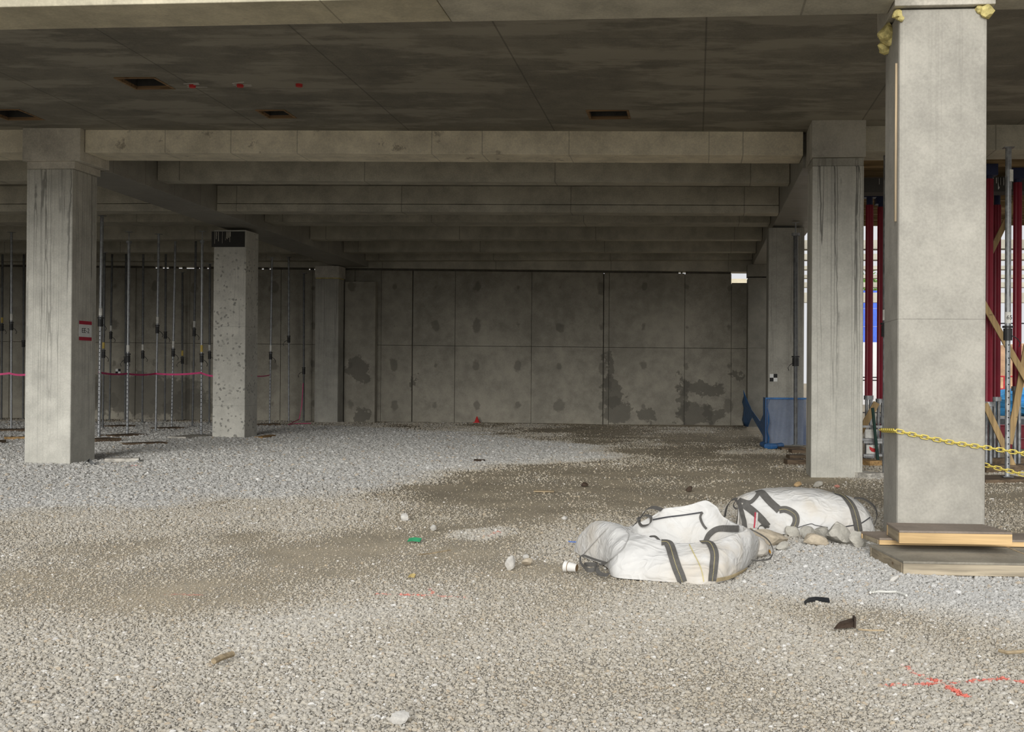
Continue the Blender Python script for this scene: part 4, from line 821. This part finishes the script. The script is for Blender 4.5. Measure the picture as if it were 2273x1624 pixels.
panel('large grey formwork panel lying lowest at the foot of the foreground column', (fl.x, fl.y), (fl.x + 2.3, fl.y + 0.02), (fl.x + 2.25, fl.y + 0.98), (bl.x - 0.02, bl.y), 0.0, 0.108, M_PINEG, M_PINEY, M_PLYGR, 4)
a = atz(1952, 1210, 0.109); panel('middle formwork panel half hidden between the large grey one and the fresh pine one', (a.x, a.y), (a.x + 1.55, a.y + 0.03), (a.x + 1.55, a.y + 0.47), (a.x - 0.1, a.y + 0.42), 0.114, 0.06, M_PINE, M_PINEY, M_PLYTOP)
a = atz(1996, 1207, 0.17); b_ = atz(2245, 1210, 0.17); a2 = atz(1976, 1176, 0.19)
panel('top formwork panel with fresh yellow pine edges at the foreground column foot', (a.x, a.y), (b_.x, a.y + 0.01), (b_.x - 0.12, a.y + 0.52), (a.x - 0.02, a.y + 0.52), 0.176, 0.108, M_PINE, M_PINEY, M_PLYTOP)

# ================================================================ BULK BAGS
def bagmat(name, col=(0.68, 0.67, 0.645)):
    s = Sh(name); w = s.noise(2.5, 5, rough=0.6); z = s.rng(s.Z, 0.16, 0.0)
    d = s.ma('MULTIPLY', s.rng(s.noise(3.0, 5, vec=s.vm('ADD', s.P, (5, 2, 0))), 0.42, 0.68), s.rng(s.noise(0.9, 2), 0.35, 0.6))
    c = s.mix(w, tuple(k * 0.93 for k in col), col); c = s.mix(s.ma('MULTIPLY', d, 0.55), c, (0.58, 0.49, 0.36)); c = s.mix(s.ma('MULTIPLY', s.rng(s.noise(14, 4), 0.56, 0.7), 0.18), c, (0.5, 0.47, 0.42))
    fold = s.noise(3.5, 2, vec=s.vm('MULTIPLY', s.P, (1.0, 1.6, 1.3)), rough=0.45, dist=0.8); fine = s.ma('PINGPONG', s.ma('ADD', s.X, s.Z), 0.004)
    cr = s.ma('ABSOLUTE', s.ma('SUBTRACT', s.noise(4.5, 1, vec=s.vm('MULTIPLY', s.P, (1.0, 1.3, 1.7)), dist=0.9), 0.5)); cr2 = s.ma('ABSOLUTE', s.ma('SUBTRACT', s.noise(9, 1, vec=s.vm('ADD', s.P, (7, 3, 1)), dist=0.6), 0.5)); s.bump(s.ma('SUBTRACT', s.ma('MULTIPLY', fold, 0.6), s.ma('ADD', s.ma('MULTIPLY', s.ma('MINIMUM', cr, 0.12), 3.0), s.ma('MULTIPLY', s.ma('MINIMUM', cr2, 0.06), 1.0))), 0.42, 0.035); return s.fin(c, 0.62, 0, 0.35)
M_BAG = bagmat('white_woven_bag')
s = Sh('dark_webbing'); n1 = s.noise(30, 3); M_STRAP = s.fin(s.mix(n1, (0.075, 0.071, 0.065), (0.15, 0.143, 0.132)), 0.75, 0, 0.25); M_STITCH = plain('yellow_stitching', (0.55, 0.47, 0.22), 0.8)
M_SEAM = plain('dark_seam_thread', (0.06, 0.06, 0.065), 0.8)
def crom(P_, t_, closed=True):
    n = len(P_); i = int(math.floor(t_)); f = t_ - i
    g = (lambda k: P_[k % n]) if closed else (lambda k: P_[min(max(k, 0), n - 1)])
    a, b_, c, d = g(i - 1), g(i), g(i + 1), g(i + 2)
    return 0.5 * ((2 * b_) + (c - a) * f + (2 * a - 5 * b_ + 4 * c - d) * f * f + (3 * b_ - a - 3 * c + d) * f ** 3)
def wr(p, amp, fr=5.0, seed=0):
    q = Vector((p.x * fr + seed, p.y * fr * 1.3, p.z * fr)); r = 1 - abs(mnoise.noise(q)) * 2
    return amp * (r * 0.7 + mnoise.noise(q * 2.3) * 0.5)
def z1(u, v): return (1260 + u / 4.735, 1100 + v / 4.735)
def z2(u, v): return (1590 + u / 5.982, 1070 + v / 5.982)
def bag_mesh(rings):              # rings: list over u of list over t
    n = len(rings); m = len(rings[0]); vs = [p for r in rings for p in r]
    return vs, [(i * m + j, ((i + 1) % n) * m + j, ((i + 1) % n) * m + j + 1, i * m + j + 1) for i in range(n) for j in range(m - 1)]
CTRL = [  # outer foot, rim (photo detail coords), depth of rim
 ((1150, 912), (1130, 512), 9.20), ((1500, 930), (1480, 492), 9.20), ((1760, 850), (1700, 430), 9.30), ((1935, 700), (1870, 362), 9.48), ((2030, 590), (1790, 322), 9.72), (None, (1650, 235), 9.92), (None, (1470, 70), 10.08),
 (None, (1230, 122), 10.15), (None, (1000, 150), 10.12), (None, (850, 235), 10.02), (None, (720, 315), 9.95), (None, (660, 345), 9.85), ('b', (640, 365), 9.75), ((75, 575), (640, 385), 9.65), ((165, 640), (660, 395), 9.56), ((400, 740), (700, 400), 9.48), ((480, 850), (770, 415), 9.38), ((800, 885), (900, 455), 9.24)]
OUT = []; RIM = []
cen = at(*z1(1180, 520), 9.62); cen.z = 0.03
for o_, r_, yd in CTRL:
    rp = at(*z1(*r_), yd)
    if o_ == 'b': op = Vector((at(*z1(330, 400), 9.9).x, 9.92, 0))
    elif o_: op = atz(*z1(*o_))
    else: dv = Vector((rp.x - cen.x, rp.y - cen.y, 0)); op = Vector((cen.x, cen.y, 0)) + dv * 1.10 + Vector((0, 0.10, 0))
    op.z = 0.0; RIM.append(rp); OUT.append(op)
EXB = [Vector((k, 0, 0)) for k in (.03, .03, .03, .03, .03, .02, .0, .0, .0, .0, .03, .10, .15, .16, .15, .11, .06, .04)]
NU, rings = 220, []
for i in range(NU):
    u = i / NU * len(CTRL); o_ = crom(OUT, u); r_ = crom(RIM, u); o_.z = 0.0; ring = []
    back = max(0.0, min(1.0, 1 - min(abs(u - 7.5), 18 - abs(u - 7.5)) / 3.5))
    outw = Vector((o_.x - cen.x, o_.y - cen.y, 0)).normalized()
    inner = Vector((cen.x, cen.y, 0)).lerp(Vector((r_.x, r_.y, 0)), 0.72); inner.z = 0.03
    flo = Vector((cen.x, cen.y, 0.02)).lerp(Vector((r_.x, r_.y, 0.02)), 0.45)
    for k in range(15):               # outside wall
        f = k / 14; p = o_.lerp(r_, f); bul = math.sin(f * math.pi) ** 0.8
        ex_ = crom(EXB, u).x; p += outw * bul * 0.05 * (1 - 0.5 * back) + Vector((0, 0, bul * ex_)); ring.append(p)
    for k in range(1, 5): f = k / 4; ring.append(r_ + (inner - r_) * (0.10 * f) + Vector((0, 0, 0.018 * math.sin(f * math.pi) - 0.06 * f * f)))
    e = ring[-1].copy()
    for k in range(1, 8): f = k / 7; p = e.lerp(inner, f); p += (Vector((cen.x, cen.y, 0)) - Vector((r_.x, r_.y, 0))) * 0.05 * math.sin(f * math.pi); ring.append(p)
    for k in range(1, 4): ring.append(inner.lerp(flo, k / 3))
    ring.append(Vector((cen.x, cen.y, 0.02)))
    for j, p in enumerate(ring):
        if 0 < j < len(ring) - 1:
            a_ = wr(p, 0.026, 3.4, 3.0) + wr(p, 0.005, 11.0, 9.0); p += outw * a_ * 0.8 + Vector((0, 0, a_ * 0.6)); p.z = max(p.z, 0.004)
    rings.append(ring)
vs, fs = bag_mesh(rings)
t1 = thing('bulk_bag', (cen.x, cen.y, 0), 'slumped open white bulk bag with two dark straps on its front, nearest the camera', 'bulk bag', 'white bulk bags')
b1 = MB().add(vs, fs).build('bag_body', M_BAG, t1, smooth=True); bv1 = BVHTree.FromPolygons(vs, fs)
# second bag, lying closed
TOP = [(268, 250), (330, 185), (560, 118), (800, 97), (1150, 88), (1480, 135), (1760, 195), (1930, 280), (2035, 430), (2062, 500)]
BOT = [(300, 330), (420, 560), (640, 640), (850, 655), (1150, 650), (1450, 660), (1720, 668), (1900, 672), (2020, 640), (2066, 560)]
yc = 12.05; rings2 = []; NS = 90
for i in range(NS + 1):
    f = i / NS * (len(TOP) - 1); tp = crom([at(*z2(*k), yc) for k in TOP], min(f, len(TOP) - 1.0001), False); bo = crom([atz(*z2(*k)) for k in BOT], min(f, len(TOP) - 1.0001), False)
    x = tp.x; h = max(tp.z, 0.03); yf = max(11.2, min(bo.y, 11.75)) ; yf = 11.62 + 0.05 * math.sin(f); e = min(1.0, math.sin(max(0.02, min(0.98, i / NS)) * math.pi) ** 0.35); bd = (yc - yf) * e; ring = []
    for k in range(31):
        a = math.pi * k / 30; cz = math.sin(a) ** 0.75; p = Vector((x + 0.02 * math.sin(a * 3 + f), yc - bd * math.copysign(abs(math.cos(a)) ** 0.7, math.cos(a)), 0.0 + h * cz))
        w = wr(p, 0.045, 3.2, 20.0) + wr(p, 0.007, 9.0, 31.0); k_ = math.sin(a) ** 0.5; p += Vector((0, -0.6 * w * math.cos(a), 0.45 * w)) * (0.3 + 0.7 * k_); p.z = max(p.z, 0.004); ring.append(p)
    rings2.append(ring)
m = 31; vs2 = [p for r in rings2 for p in r]; fs2 = [(i * m + j, (i + 1) * m + j, (i + 1) * m + j + 1, i * m + j + 1) for i in range(NS) for j in range(m - 1)]
fs2 += [tuple(range(m)), tuple(NS * m + j for j in range(m - 1, -1, -1))]
c2 = Vector((1.05, yc, 0)); t2 = thing('bulk_bag', c2, 'closed white bulk bag lying on its side behind the rubble, beside the foreground column', 'bulk bag', 'white bulk bags')
b2 = MB().add(vs2, fs2).build('bag_body', M_BAG, t2, smooth=True); bv2 = BVHTree.FromPolygons(vs2, fs2)
EV = Vector(EYE)
def drape(bv, path, w, parent, zf, mat=M_STRAP, name='strap', stitch=False, lift=0.003, th=0.005):
    pts = []; n = len(path); res = 10
    for i in range((n - 1) * res + 1):
        q = crom([Vector((*p, 0)) for p in path], min(i / res, n - 1.0001), False); d = Vector(ray(*zf(q.x, q.y))).normalized(); h = bv.ray_cast(EV, d)
        if h[0] is not None: pts.append((h[0], h[1] if h[1].dot(d) < 0 else -h[1]))
    if len(pts) < 3: return None
    P_ = [p for p, _ in pts]; N_ = [n_ for _, n_ in pts]
    for _ in range(2): P_ = [P_[0]] + [(P_[i - 1] + P_[i] * 2 + P_[i + 1]) / 4 for i in range(1, len(P_) - 1)] + [P_[-1]]
    for _ in range(4): N_ = [N_[0]] + [(N_[i - 1] + N_[i] + N_[i + 1]).normalized() for i in range(1, len(N_) - 1)] + [N_[-1]]
    S_ = []
    for i in range(len(P_)):
        d = P_[min(i + 1, len(P_) - 1)] - P_[max(i - 1, 0)]; S_.append(d.cross(N_[i]).normalized() if d.length > 1e-6 else (S_[-1] if S_ else Vector((1, 0, 0))))
    P_ = [p + n_ * (lift + 0.006) for p, n_ in zip(P_, N_)]
    o = MB().ribbon(P_, S_, w, th, N_).build(name, mat, parent)
    if stitch:
        for i in range(0, len(P_) - 1):
            a = P_[i].lerp(P_[i + 1], 0.15) + N_[i] * (th + 0.0015); b_ = P_[i].lerp(P_[i + 1], 0.7) + N_[i] * (th + 0.0015)
            if (b_ - a).length > 0.002: MB().beamp(a, b_, 0.005, 0.002, up=N_[i]).build('stitch', M_STITCH, o)
    return o
drape(bv1, [(985, 498), (1060, 510), (1110, 640), (1160, 780), (1215, 905)], 0.075, t1, z1, stitch=True)
drape(bv1, [(1400, 500), (1490, 505), (1540, 610), (1530, 760), (1510, 890)], 0.066, t1, z1, stitch=True)
drape(bv1, [(890, 250), (1050, 222), (1230, 200), (1420, 172)], 0.012, t1, z1, M_SEAM, 'seam', lift=0.0)
drape(bv1, [(1460, 480), (1500, 405), (1600, 350), (1810, 345)], 0.055, t1, z1)
drape(bv1, [(1425, 175), (1400, 230), (1430, 310), (1465, 350)], 0.02, t1, z1)
drape(bv1, [(170, 620), (260, 520), (360, 410), (430, 340)], 0.005, t1, z1, plain('pale_seam', (0.42, 0.41, 0.39)), 'seam', lift=0.0)
drape(bv1, [(410, 705), (500, 640), (600, 540), (645, 420), (620, 380)], 0.006, t1, z1, plain('grey_seam', (0.45, 0.44, 0.42)), 'seam', lift=0.0)
drape(bv1, [(1280, 520), (1320, 600), (1400, 760), (1430, 900)], 0.006, t1, z1, M_STITCH, 'seam', lift=0.0)
drape(bv1, [(1560, 880), (1700, 850), (1860, 770), (1950, 690)], 0.03, t1, z1, plain('stained_hem', (0.5, 0.4, 0.24)), 'hem', lift=0.0)
def loop(path, w, parent, zf, Yd, nrm='y', mat=M_STRAP, name='lifting_loop', closed=False):
    P_ = []; n = len(path); res = 8; tot = n * res if closed else (n - 1) * res + 1
    for i in range(tot + (1 if closed else 0)):
        q = crom([Vector((*p[:2], p[2] if len(p) > 2 else Yd)) for p in path], i / res if closed else min(i / res, n - 1.0001), closed); p = at(*zf(q.x, q.y), q.z); p.z = max(p.z, 0.008); P_.append(p)
    S_ = [Vector((0.35, 1, 0.25)).normalized() if nrm == 'y' else Vector((0, 0, 1)) if nrm == 'z' else Vector((1, 0.2, 0))] * len(P_)
    return MB().ribbon(P_, S_, w, 0.005).build(name, mat, parent)
loop([(990, 150, 10.1), (900, 125, 10.1), (830, 150, 10.08), (760, 240, 10.02), (700, 310, 9.95)], 0.07, t1, z1, 10.0)
loop([(740, 230), (780, 310), (860, 290), (870, 225), (810, 210), (760, 250)], 0.05, t1, z1, 9.97, closed=True)
loop([(410, 710, 9.3), (280, 670, 9.25), (150, 630, 9.25), (140, 700, 9.2), (190, 760, 9.12)], 0.03, t1, z1, 9.2)
loop([(170, 730, 9.15), (210, 780, 9.05), (290, 770, 9.05), (310, 730, 9.15), (240, 720, 9.2)], 0.035, t1, z1, 9.1, 'z', closed=True)
loop([(400, 715, 9.2), (340, 720, 9.12), (310, 770, 9.05), (350, 820, 8.98), (430, 828, 8.97)], 0.06, t1, z1, 9.1)
loop([(860, 425, 9.3), (920, 425, 9.27), (970, 470, 9.22), (1000, 500, 9.19)], 0.03, t1, z1, 9.3)
loop([(1810, 345, 9.72), (1880, 350, 9.9), (1960, 370, 10.0), (2100, 460, 9.9), (2155, 570, 9.75), (2120, 660, 9.6), (2000, 680, 9.5), (1930, 675, 9.42)], 0.012, t1, z1, 9.7, 'z', name='draw_cord')
lump('bag_corner', M_BAG, (0, 0, 0), 1, 1, 1, 'x', 'x'); bpy.data.objects.remove(bpy.data.objects['bag_corner'])
q = atz(*z1(1975, 640)); mb = MB(); bm = bmesh.new(); bmesh.ops.create_icosphere(bm, subdivisions=3, radius=1.0)
vv = [Vector((q.x + v.co.x * 0.12 * (1 + 0.3 * mnoise.noise(v.co * 2)), q.y + 0.06 + v.co.y * 0.16, 0.06 + max(-0.055, v.co.z * 0.1 * (1 + 0.4 * mnoise.noise(v.co * 3))))) for v in bm.verts]
mb.add(vv, [tuple(v.index for v in f.verts) for f in bm.faces]); bm.free(); mb.build('bag_corner', M_BAG, t1, smooth=True)
drape(bv2, [(560, 125), (610, 150), (720, 270), (840, 375)], 0.075, t2, z2)
drape(bv2, [(840, 372), (930, 365), (1040, 425), (1060, 520), (1015, 620)], 0.068, t2, z2, stitch=True)
drape(bv2, [(1560, 150), (1680, 190), (1790, 310), (1850, 470), (1885, 655)], 0.085, t2, z2, stitch=True)
drape(bv2, [(310, 235), (440, 270), (520, 215), (580, 120)], 0.04, t2, z2)
drape(bv2, [(360, 290), (500, 390), (610, 490), (690, 585)], 0.075, t2, z2)
drape(bv2, [(305, 240), (340, 370), (370, 490), (385, 600)], 0.05, t2, z2)
M_REDS = plain('red_striped_tape', (0.5, 0.05, 0.08), 0.7)
drape(bv2, [(530, 400), (520, 500), (508, 600)], 0.014, t2, z2, M_REDS, 'red_stripe', lift=0.012); drape(bv2, [(553, 400), (543, 500), (530, 600)], 0.02, t2, z2, M_SCR, 'white_tag', lift=0.008)
drape(bv2, [(1480, 640), (1700, 590), (1900, 550), (2030, 470)], 0.01, t2, z2, M_SEAM, 'seam', lift=0.0)
drape(bv2, [(1080, 600), (1250, 550), (1320, 570), (1480, 600)], 0.006, t2, z2, M_SEAM, 'seam', lift=0.0)
loop([(300, 235, 11.95), (220, 230, 11.9), (150, 310, 11.85), (120, 420, 11.8), (118, 460, 11.8)], 0.08, t2, z2, 11.9)
loop([(260, 250), (230, 310), (270, 350), (310, 310)], 0.03, t2, z2, 11.85, closed=True)
loop([(1830, 205, 12.1), (1960, 220, 12.1), (2090, 310, 12.05), (2135, 420, 12.0), (2110, 540, 11.9), (2050, 640, 11.75), (1920, 678, 11.62)], 0.05, t2, z2, 12.0)
loop([(700, 600, 11.5), (600, 575, 11.4), (555, 620, 11.4), (580, 690, 11.35)], 0.04, t2, z2, 11.45)

# ================================================================ RUBBLE, STONES AND LITTER
M_ROCK = concrete('tan_rubble', (0.46, 0.395, 0.30), blotch=1.0, rough=0.9); M_ROCKG = concrete('grey_rubble', (0.42, 0.40, 0.35), blotch=1.0, rough=0.9); M_PEB = plain('pale_stone', (0.52, 0.50, 0.46), 0.9, var=0.2, scale=20)
def rock(lb, u, v, w, h, d=None, mat=M_ROCK, seed=0, yaw=0.0, grp='rubble chunks along the closed bulk bag', name='rubble_chunk', cubic=0.42):
    p = atz(u, v); sc = FPX / p.y; w_ = w / sc; h_ = h / sc; d_ = d or w_ * 0.8
    bm = bmesh.new(); bmesh.ops.create_icosphere(bm, subdivisions=3, radius=1.0); mb = MB(); rng = random.Random(seed); R = Matrix.Rotation(yaw, 3, 'Z') @ Matrix.Rotation(rng.uniform(-0.25, 0.25), 3, 'Y')
    pl = [Vector((rng.gauss(0, 1), rng.gauss(0, 1), rng.gauss(0, 1))).normalized() for _ in range(9)]; vs = []
    for vt in bm.verts:
        n = vt.co.normalized(); r = 1.0
        for q in pl:
            dd = n.dot(q)
            if dd > 0.01: r = min(r, cubic / dd + 0.12)
        n2 = n * r * (1 + 0.05 * mnoise.noise(n * 4 + Vector((seed, 0, 0)))); vs.append(R @ Vector((n2.x * w_ / 1.4, n2.y * d_ / 1.4, n2.z * h_ / 1.1)))
    zm = min(k.z for k in vs); k0 = Vector((p.x, p.y + d_ * 0.4, -zm - 0.15 * h_)); vs = [k + k0 for k in vs]
    mb.add(vs, [tuple(v_.index for v_ in f.verts) for f in bm.faces]); bm.free(); o = mb.build(name, mat, loc=(p.x, p.y + d_ * 0.4, -0.02)); return tag(o, lb, 'rock', grp)
rock('tan chunk nearest the open bulk bag, with red paint behind it', 1664, 1196, 26, 22, mat=M_ROCK, seed=1)
rock('large tan chunk in the rubble row in front of the closed bag', 1706, 1212, 66, 36, mat=M_ROCK, seed=2)
rock('flat low slab half buried right below the large tan chunk', 1736, 1222, 34, 14, mat=M_ROCKG, seed=3)
rock('small greenish chunk tucked under the closed bag', 1762, 1190, 28, 20, mat=M_ROCKG, seed=4)
rock('upper chunk of the pair in the middle of the rubble row', 1793, 1199, 36, 24, mat=M_ROCKG, seed=5)
rock('lower pale tan chunk of the pair in the middle of the rubble row', 1806, 1213, 50, 18, mat=M_ROCK, seed=6)
rock('big tilted slab shaped chunk in the rubble row', 1864, 1208, 60, 36, mat=M_ROCKG, seed=7, yaw=0.5, cubic=0.45)
rock('dark chunk behind the big tilted slab', 1828, 1200, 30, 26, mat=M_ROCKG, seed=8)
rock('last chunk of the rubble row next to the formwork panels', 1905, 1216, 46, 24, mat=M_ROCKG, seed=9)
rock('flat chunk behind the last one, touching the column foot', 1915, 1202, 44, 18, mat=M_ROCKG, seed=10)
G_ = 'single larger stones on the gravel'
rock('cone shaped pale stone standing alone left of centre on the dirt', 896, 1155, 20, 15, mat=M_PEB, seed=21, grp=G_, name='stone')
rock('small round stone between the cone shaped stone and the white gravel patch', 962, 1177, 12, 10, mat=M_PEB, seed=22, grp=G_, name='stone')
rock('bluish grey pointed stone left of the paper cup', 1133, 1265, 20, 24, mat=M_PEB, seed=23, grp=G_, name='stone')
rock('small stone just above the flat stone left of the paper cup', 1166, 1241, 13, 10, mat=M_PEB, seed=24, grp=G_, name='stone')
rock('flat tan stone left of the paper cup', 1172, 1254, 22, 10, mat=M_ROCK, seed=25, grp=G_, name='stone')
rock('pale stone at the bottom edge of the frame, left of centre', 885, 1606, 34, 26, mat=M_PEB, seed=26, grp=G_, name='stone')
rock('stone on the dirt between the props and the open bag, above the cup', 1253, 1154, 14, 8, mat=M_PEB, seed=27, grp=G_, name='stone')
rock('pale stone near the black rubber scrap, close to the formwork panel', 1985, 1292, 24, 10, mat=M_PEB, seed=28, grp=G_, name='stone')
rock('orange tinted stone beside the foot of the drip lined column', 1772, 1079, 16, 9, mat=plain('orange_stone', (0.55, 0.38, 0.2), 0.9), seed=29, grp=G_, name='stone')
rock('red stained stone beside the foot of the drip lined column', 1858, 1081, 10, 6, mat=plain('red_stone', (0.6, 0.28, 0.22), 0.9), seed=30, grp=G_, name='stone')
rock('grey flat stone in front of the drip lined column', 1815, 1080, 20, 8, mat=M_ROCKG, seed=31, grp=G_, name='stone')
# paper cup lying on its side
M_CUP = plain('cup_paper', (0.74, 0.72, 0.68), 0.6, var=0.08); M_BRN = plain('brown_stain', (0.25, 0.17, 0.09), 0.8)
a = atz(1254, 1256, 0.04); a.z = 0.04; b_ = atz(1281, 1258, 0.035); b_.y -= 0.03; b_.z = 0.033; dr = (b_ - a).normalized(); b_ = a + dr * 0.105
t = thing('paper_cup', ((a.x + b_.x) / 2, (a.y + b_.y) / 2, 0), 'crushed white paper cup lying on its side by the open bulk bag', 'cup')
MB().cyl(a, b_, 0.043, 0.031, 20, caps=False).build('cup_wall', M_CUP, t, smooth=True); MB().cyl(b_ - dr * 0.004, b_, 0.03, n=20).build('cup_bottom', M_BRN, t); MB().cyl(a + dr * 0.028, a + dr * 0.034, 0.0405, 0.0398, 20, caps=False).build('brown_band', M_BRN, t, smooth=True)
MB().tube([a + (Matrix.Rotation(k * math.pi / 8, 3, dr) @ (dr.orthogonal().normalized() * 0.043)) for k in range(16)], 0.003, 6, closed=True).build('rolled_rim', M_CUP, t)
# litter
M_RUB = plain('black_rubber', (0.02, 0.022, 0.025), 0.5); M_RUST = plain('dark_rusty_steel', (0.06, 0.04, 0.028), 0.7, var=0.4, scale=15); M_TWIG = timber('dry_stick', (0.42, 0.33, 0.21), 'x', knots=False)
def litter(name, lb, cat, mat, pts, r=0.01, flat=None):
    P_ = [atz(*p[:2]) + Vector((0, 0, (p[2] if len(p) > 2 else 0.012) + r * 0.5)) for p in pts]
    mb = MB().ribbon(P_, [(0, 1, 0.3)] * len(P_), flat, r) if flat else MB().tube(P_, r, 7); o = mb.build(name, mat); return tag(o, lb, cat)
litter('rubber_strip', 'curved black rubber strip on the gravel in front of the formwork panels', 'rubber strip', M_RUB, [(1788, 1341), (1796, 1335), (1810, 1333), (1826, 1334), (1841, 1336)], 0.012, 0.05)
o = litter('plastic_strap', 'white plastic strap bent at one end, lying on the gravel near the formwork panels', 'strap', M_STICK, [(1932, 1320), (1936, 1312), (1942, 1311), (1938, 1319), (1950, 1317), (1970, 1318), (1990, 1318), (2005, 1323), (2012, 1326)], 0.009)
a = atz(1852, 1400); t = thing('rusty_bracket', a, 'dark rusty steel bracket lying on the gravel in the right foreground', 'bracket'); p = [atz(1850, 1396), atz(1895, 1392)]
MB().hexa([p[0], p[1], p[1] + Vector((0, 0.07, 0)), p[0] + Vector((0.02, 0.07, 0))], [p[0] + Vector((0.02, 0, 0.03)), p[1] + Vector((0, 0, 0.035)), p[1] + Vector((0, 0.07, 0.045)), p[0] + Vector((0.05, 0.07, 0.035))]).build('plate', M_RUST, t)
MB().obox(p[1] + Vector((0.008, 0.035, 0.03)), (0.012, 0.08, 0.065)).build('end_flange', M_RUST, t)
litter('wood_chip', 'short brown wood stick lying in the left foreground gravel', 'wood stick', M_TWIG, [(474, 1477, 0.015), (490, 1470, 0.018), (516, 1459, 0.012)], 0.017)
litter('dry_stick', 'pale dry stick on the gravel at the right edge', 'stick', M_TWIG, [(2218, 1450), (2236, 1455), (2262, 1453), (2290, 1449)], 0.011)
litter('dry_stick', 'thin reddish stick beside the rusty bracket', 'stick', M_TWIG, [(1905, 1402), (1935, 1404), (1962, 1404)], 0.006)
litter('dry_stick', 'long thin stick lying on the brown dirt left of the cup', 'stick', M_TWIG, [(930, 1234), (955, 1232), (1000, 1224)], 0.006)
litter('wood_sliver', 'pale wood sliver on the brown dirt behind the open bulk bag', 'wood sliver', M_TWIG, [(1185, 1091), (1230, 1092)], 0.012, 0.05)
tag(rock('dark scrap of bent steel on the dirt behind the open bulk bag', 1297, 1079, 18, 7, mat=M_RUST, seed=1297, grp='dark scraps on the dirt', name='dark_scrap'), cat='scrap')
tag(rock('dark scrap on the dirt between the two bags and the drip lined column', 1530, 1090, 18, 7, mat=M_RUST, seed=1530, grp='dark scraps on the dirt', name='dark_scrap'), cat='scrap')
litter('dark_scrap', 'dark stick at the far edge of the grey gravel', 'scrap', M_RUST, [(1052, 1022), (1076, 1023)], 0.015, 0.06)
litter('green_scrap', 'green plastic scrap lying on the dirt left of centre', 'scrap', plain('green_plastic', (0.05, 0.34, 0.16), 0.5), [(906, 1201), (918, 1199), (934, 1201)], 0.008, 0.07)
litter('yellow_leaf', 'small yellow chip on the gravel left of the cup', 'chip', plain('yellow_chip', (0.62, 0.48, 0.2), 0.7), [(908, 1282), (914, 1280), (921, 1281)], 0.008, 0.05)
litter('orange_scrap', 'orange scrap right beside the corner of the open bulk bag', 'scrap', plain('orange_plastic', (0.75, 0.36, 0.05), 0.6), [(1698, 1228, 0.02), (1703, 1226, 0.03), (1708, 1230, 0.02)], 0.015, 0.06)
litter('blue_twine', 'short blue cord on the dirt beside the open bulk bag', 'twine', plain('blue_cord_plastic', (0.12, 0.22, 0.6), 0.6), [(1262, 1205), (1272, 1206), (1286, 1206)], 0.006)
litter('bent_flashing', 'bent grey metal strip at the foot of the paper sign column', 'scrap', M_GALV, [(186, 1032, 0.01), (196, 1027, 0.06), (206, 1031, 0.01), (216, 1030, 0.03)], 0.006, 0.1)
a = at(1060, 938, 36.1); t = thing('marker_cone', (a.x, 36.0, 0), 'tiny red marker cone at the foot of the back wall', 'cone'); MB().cyl((a.x, 36.0, 0.02), (a.x, 36.0, 0.2), 0.08, 0.012, 14).build('cone_body', M_REDPL, t); MB().box(a.x - 0.1, a.x + 0.1, 35.9, 36.1, 0, 0.02).build('cone_base', M_REDPL, t)
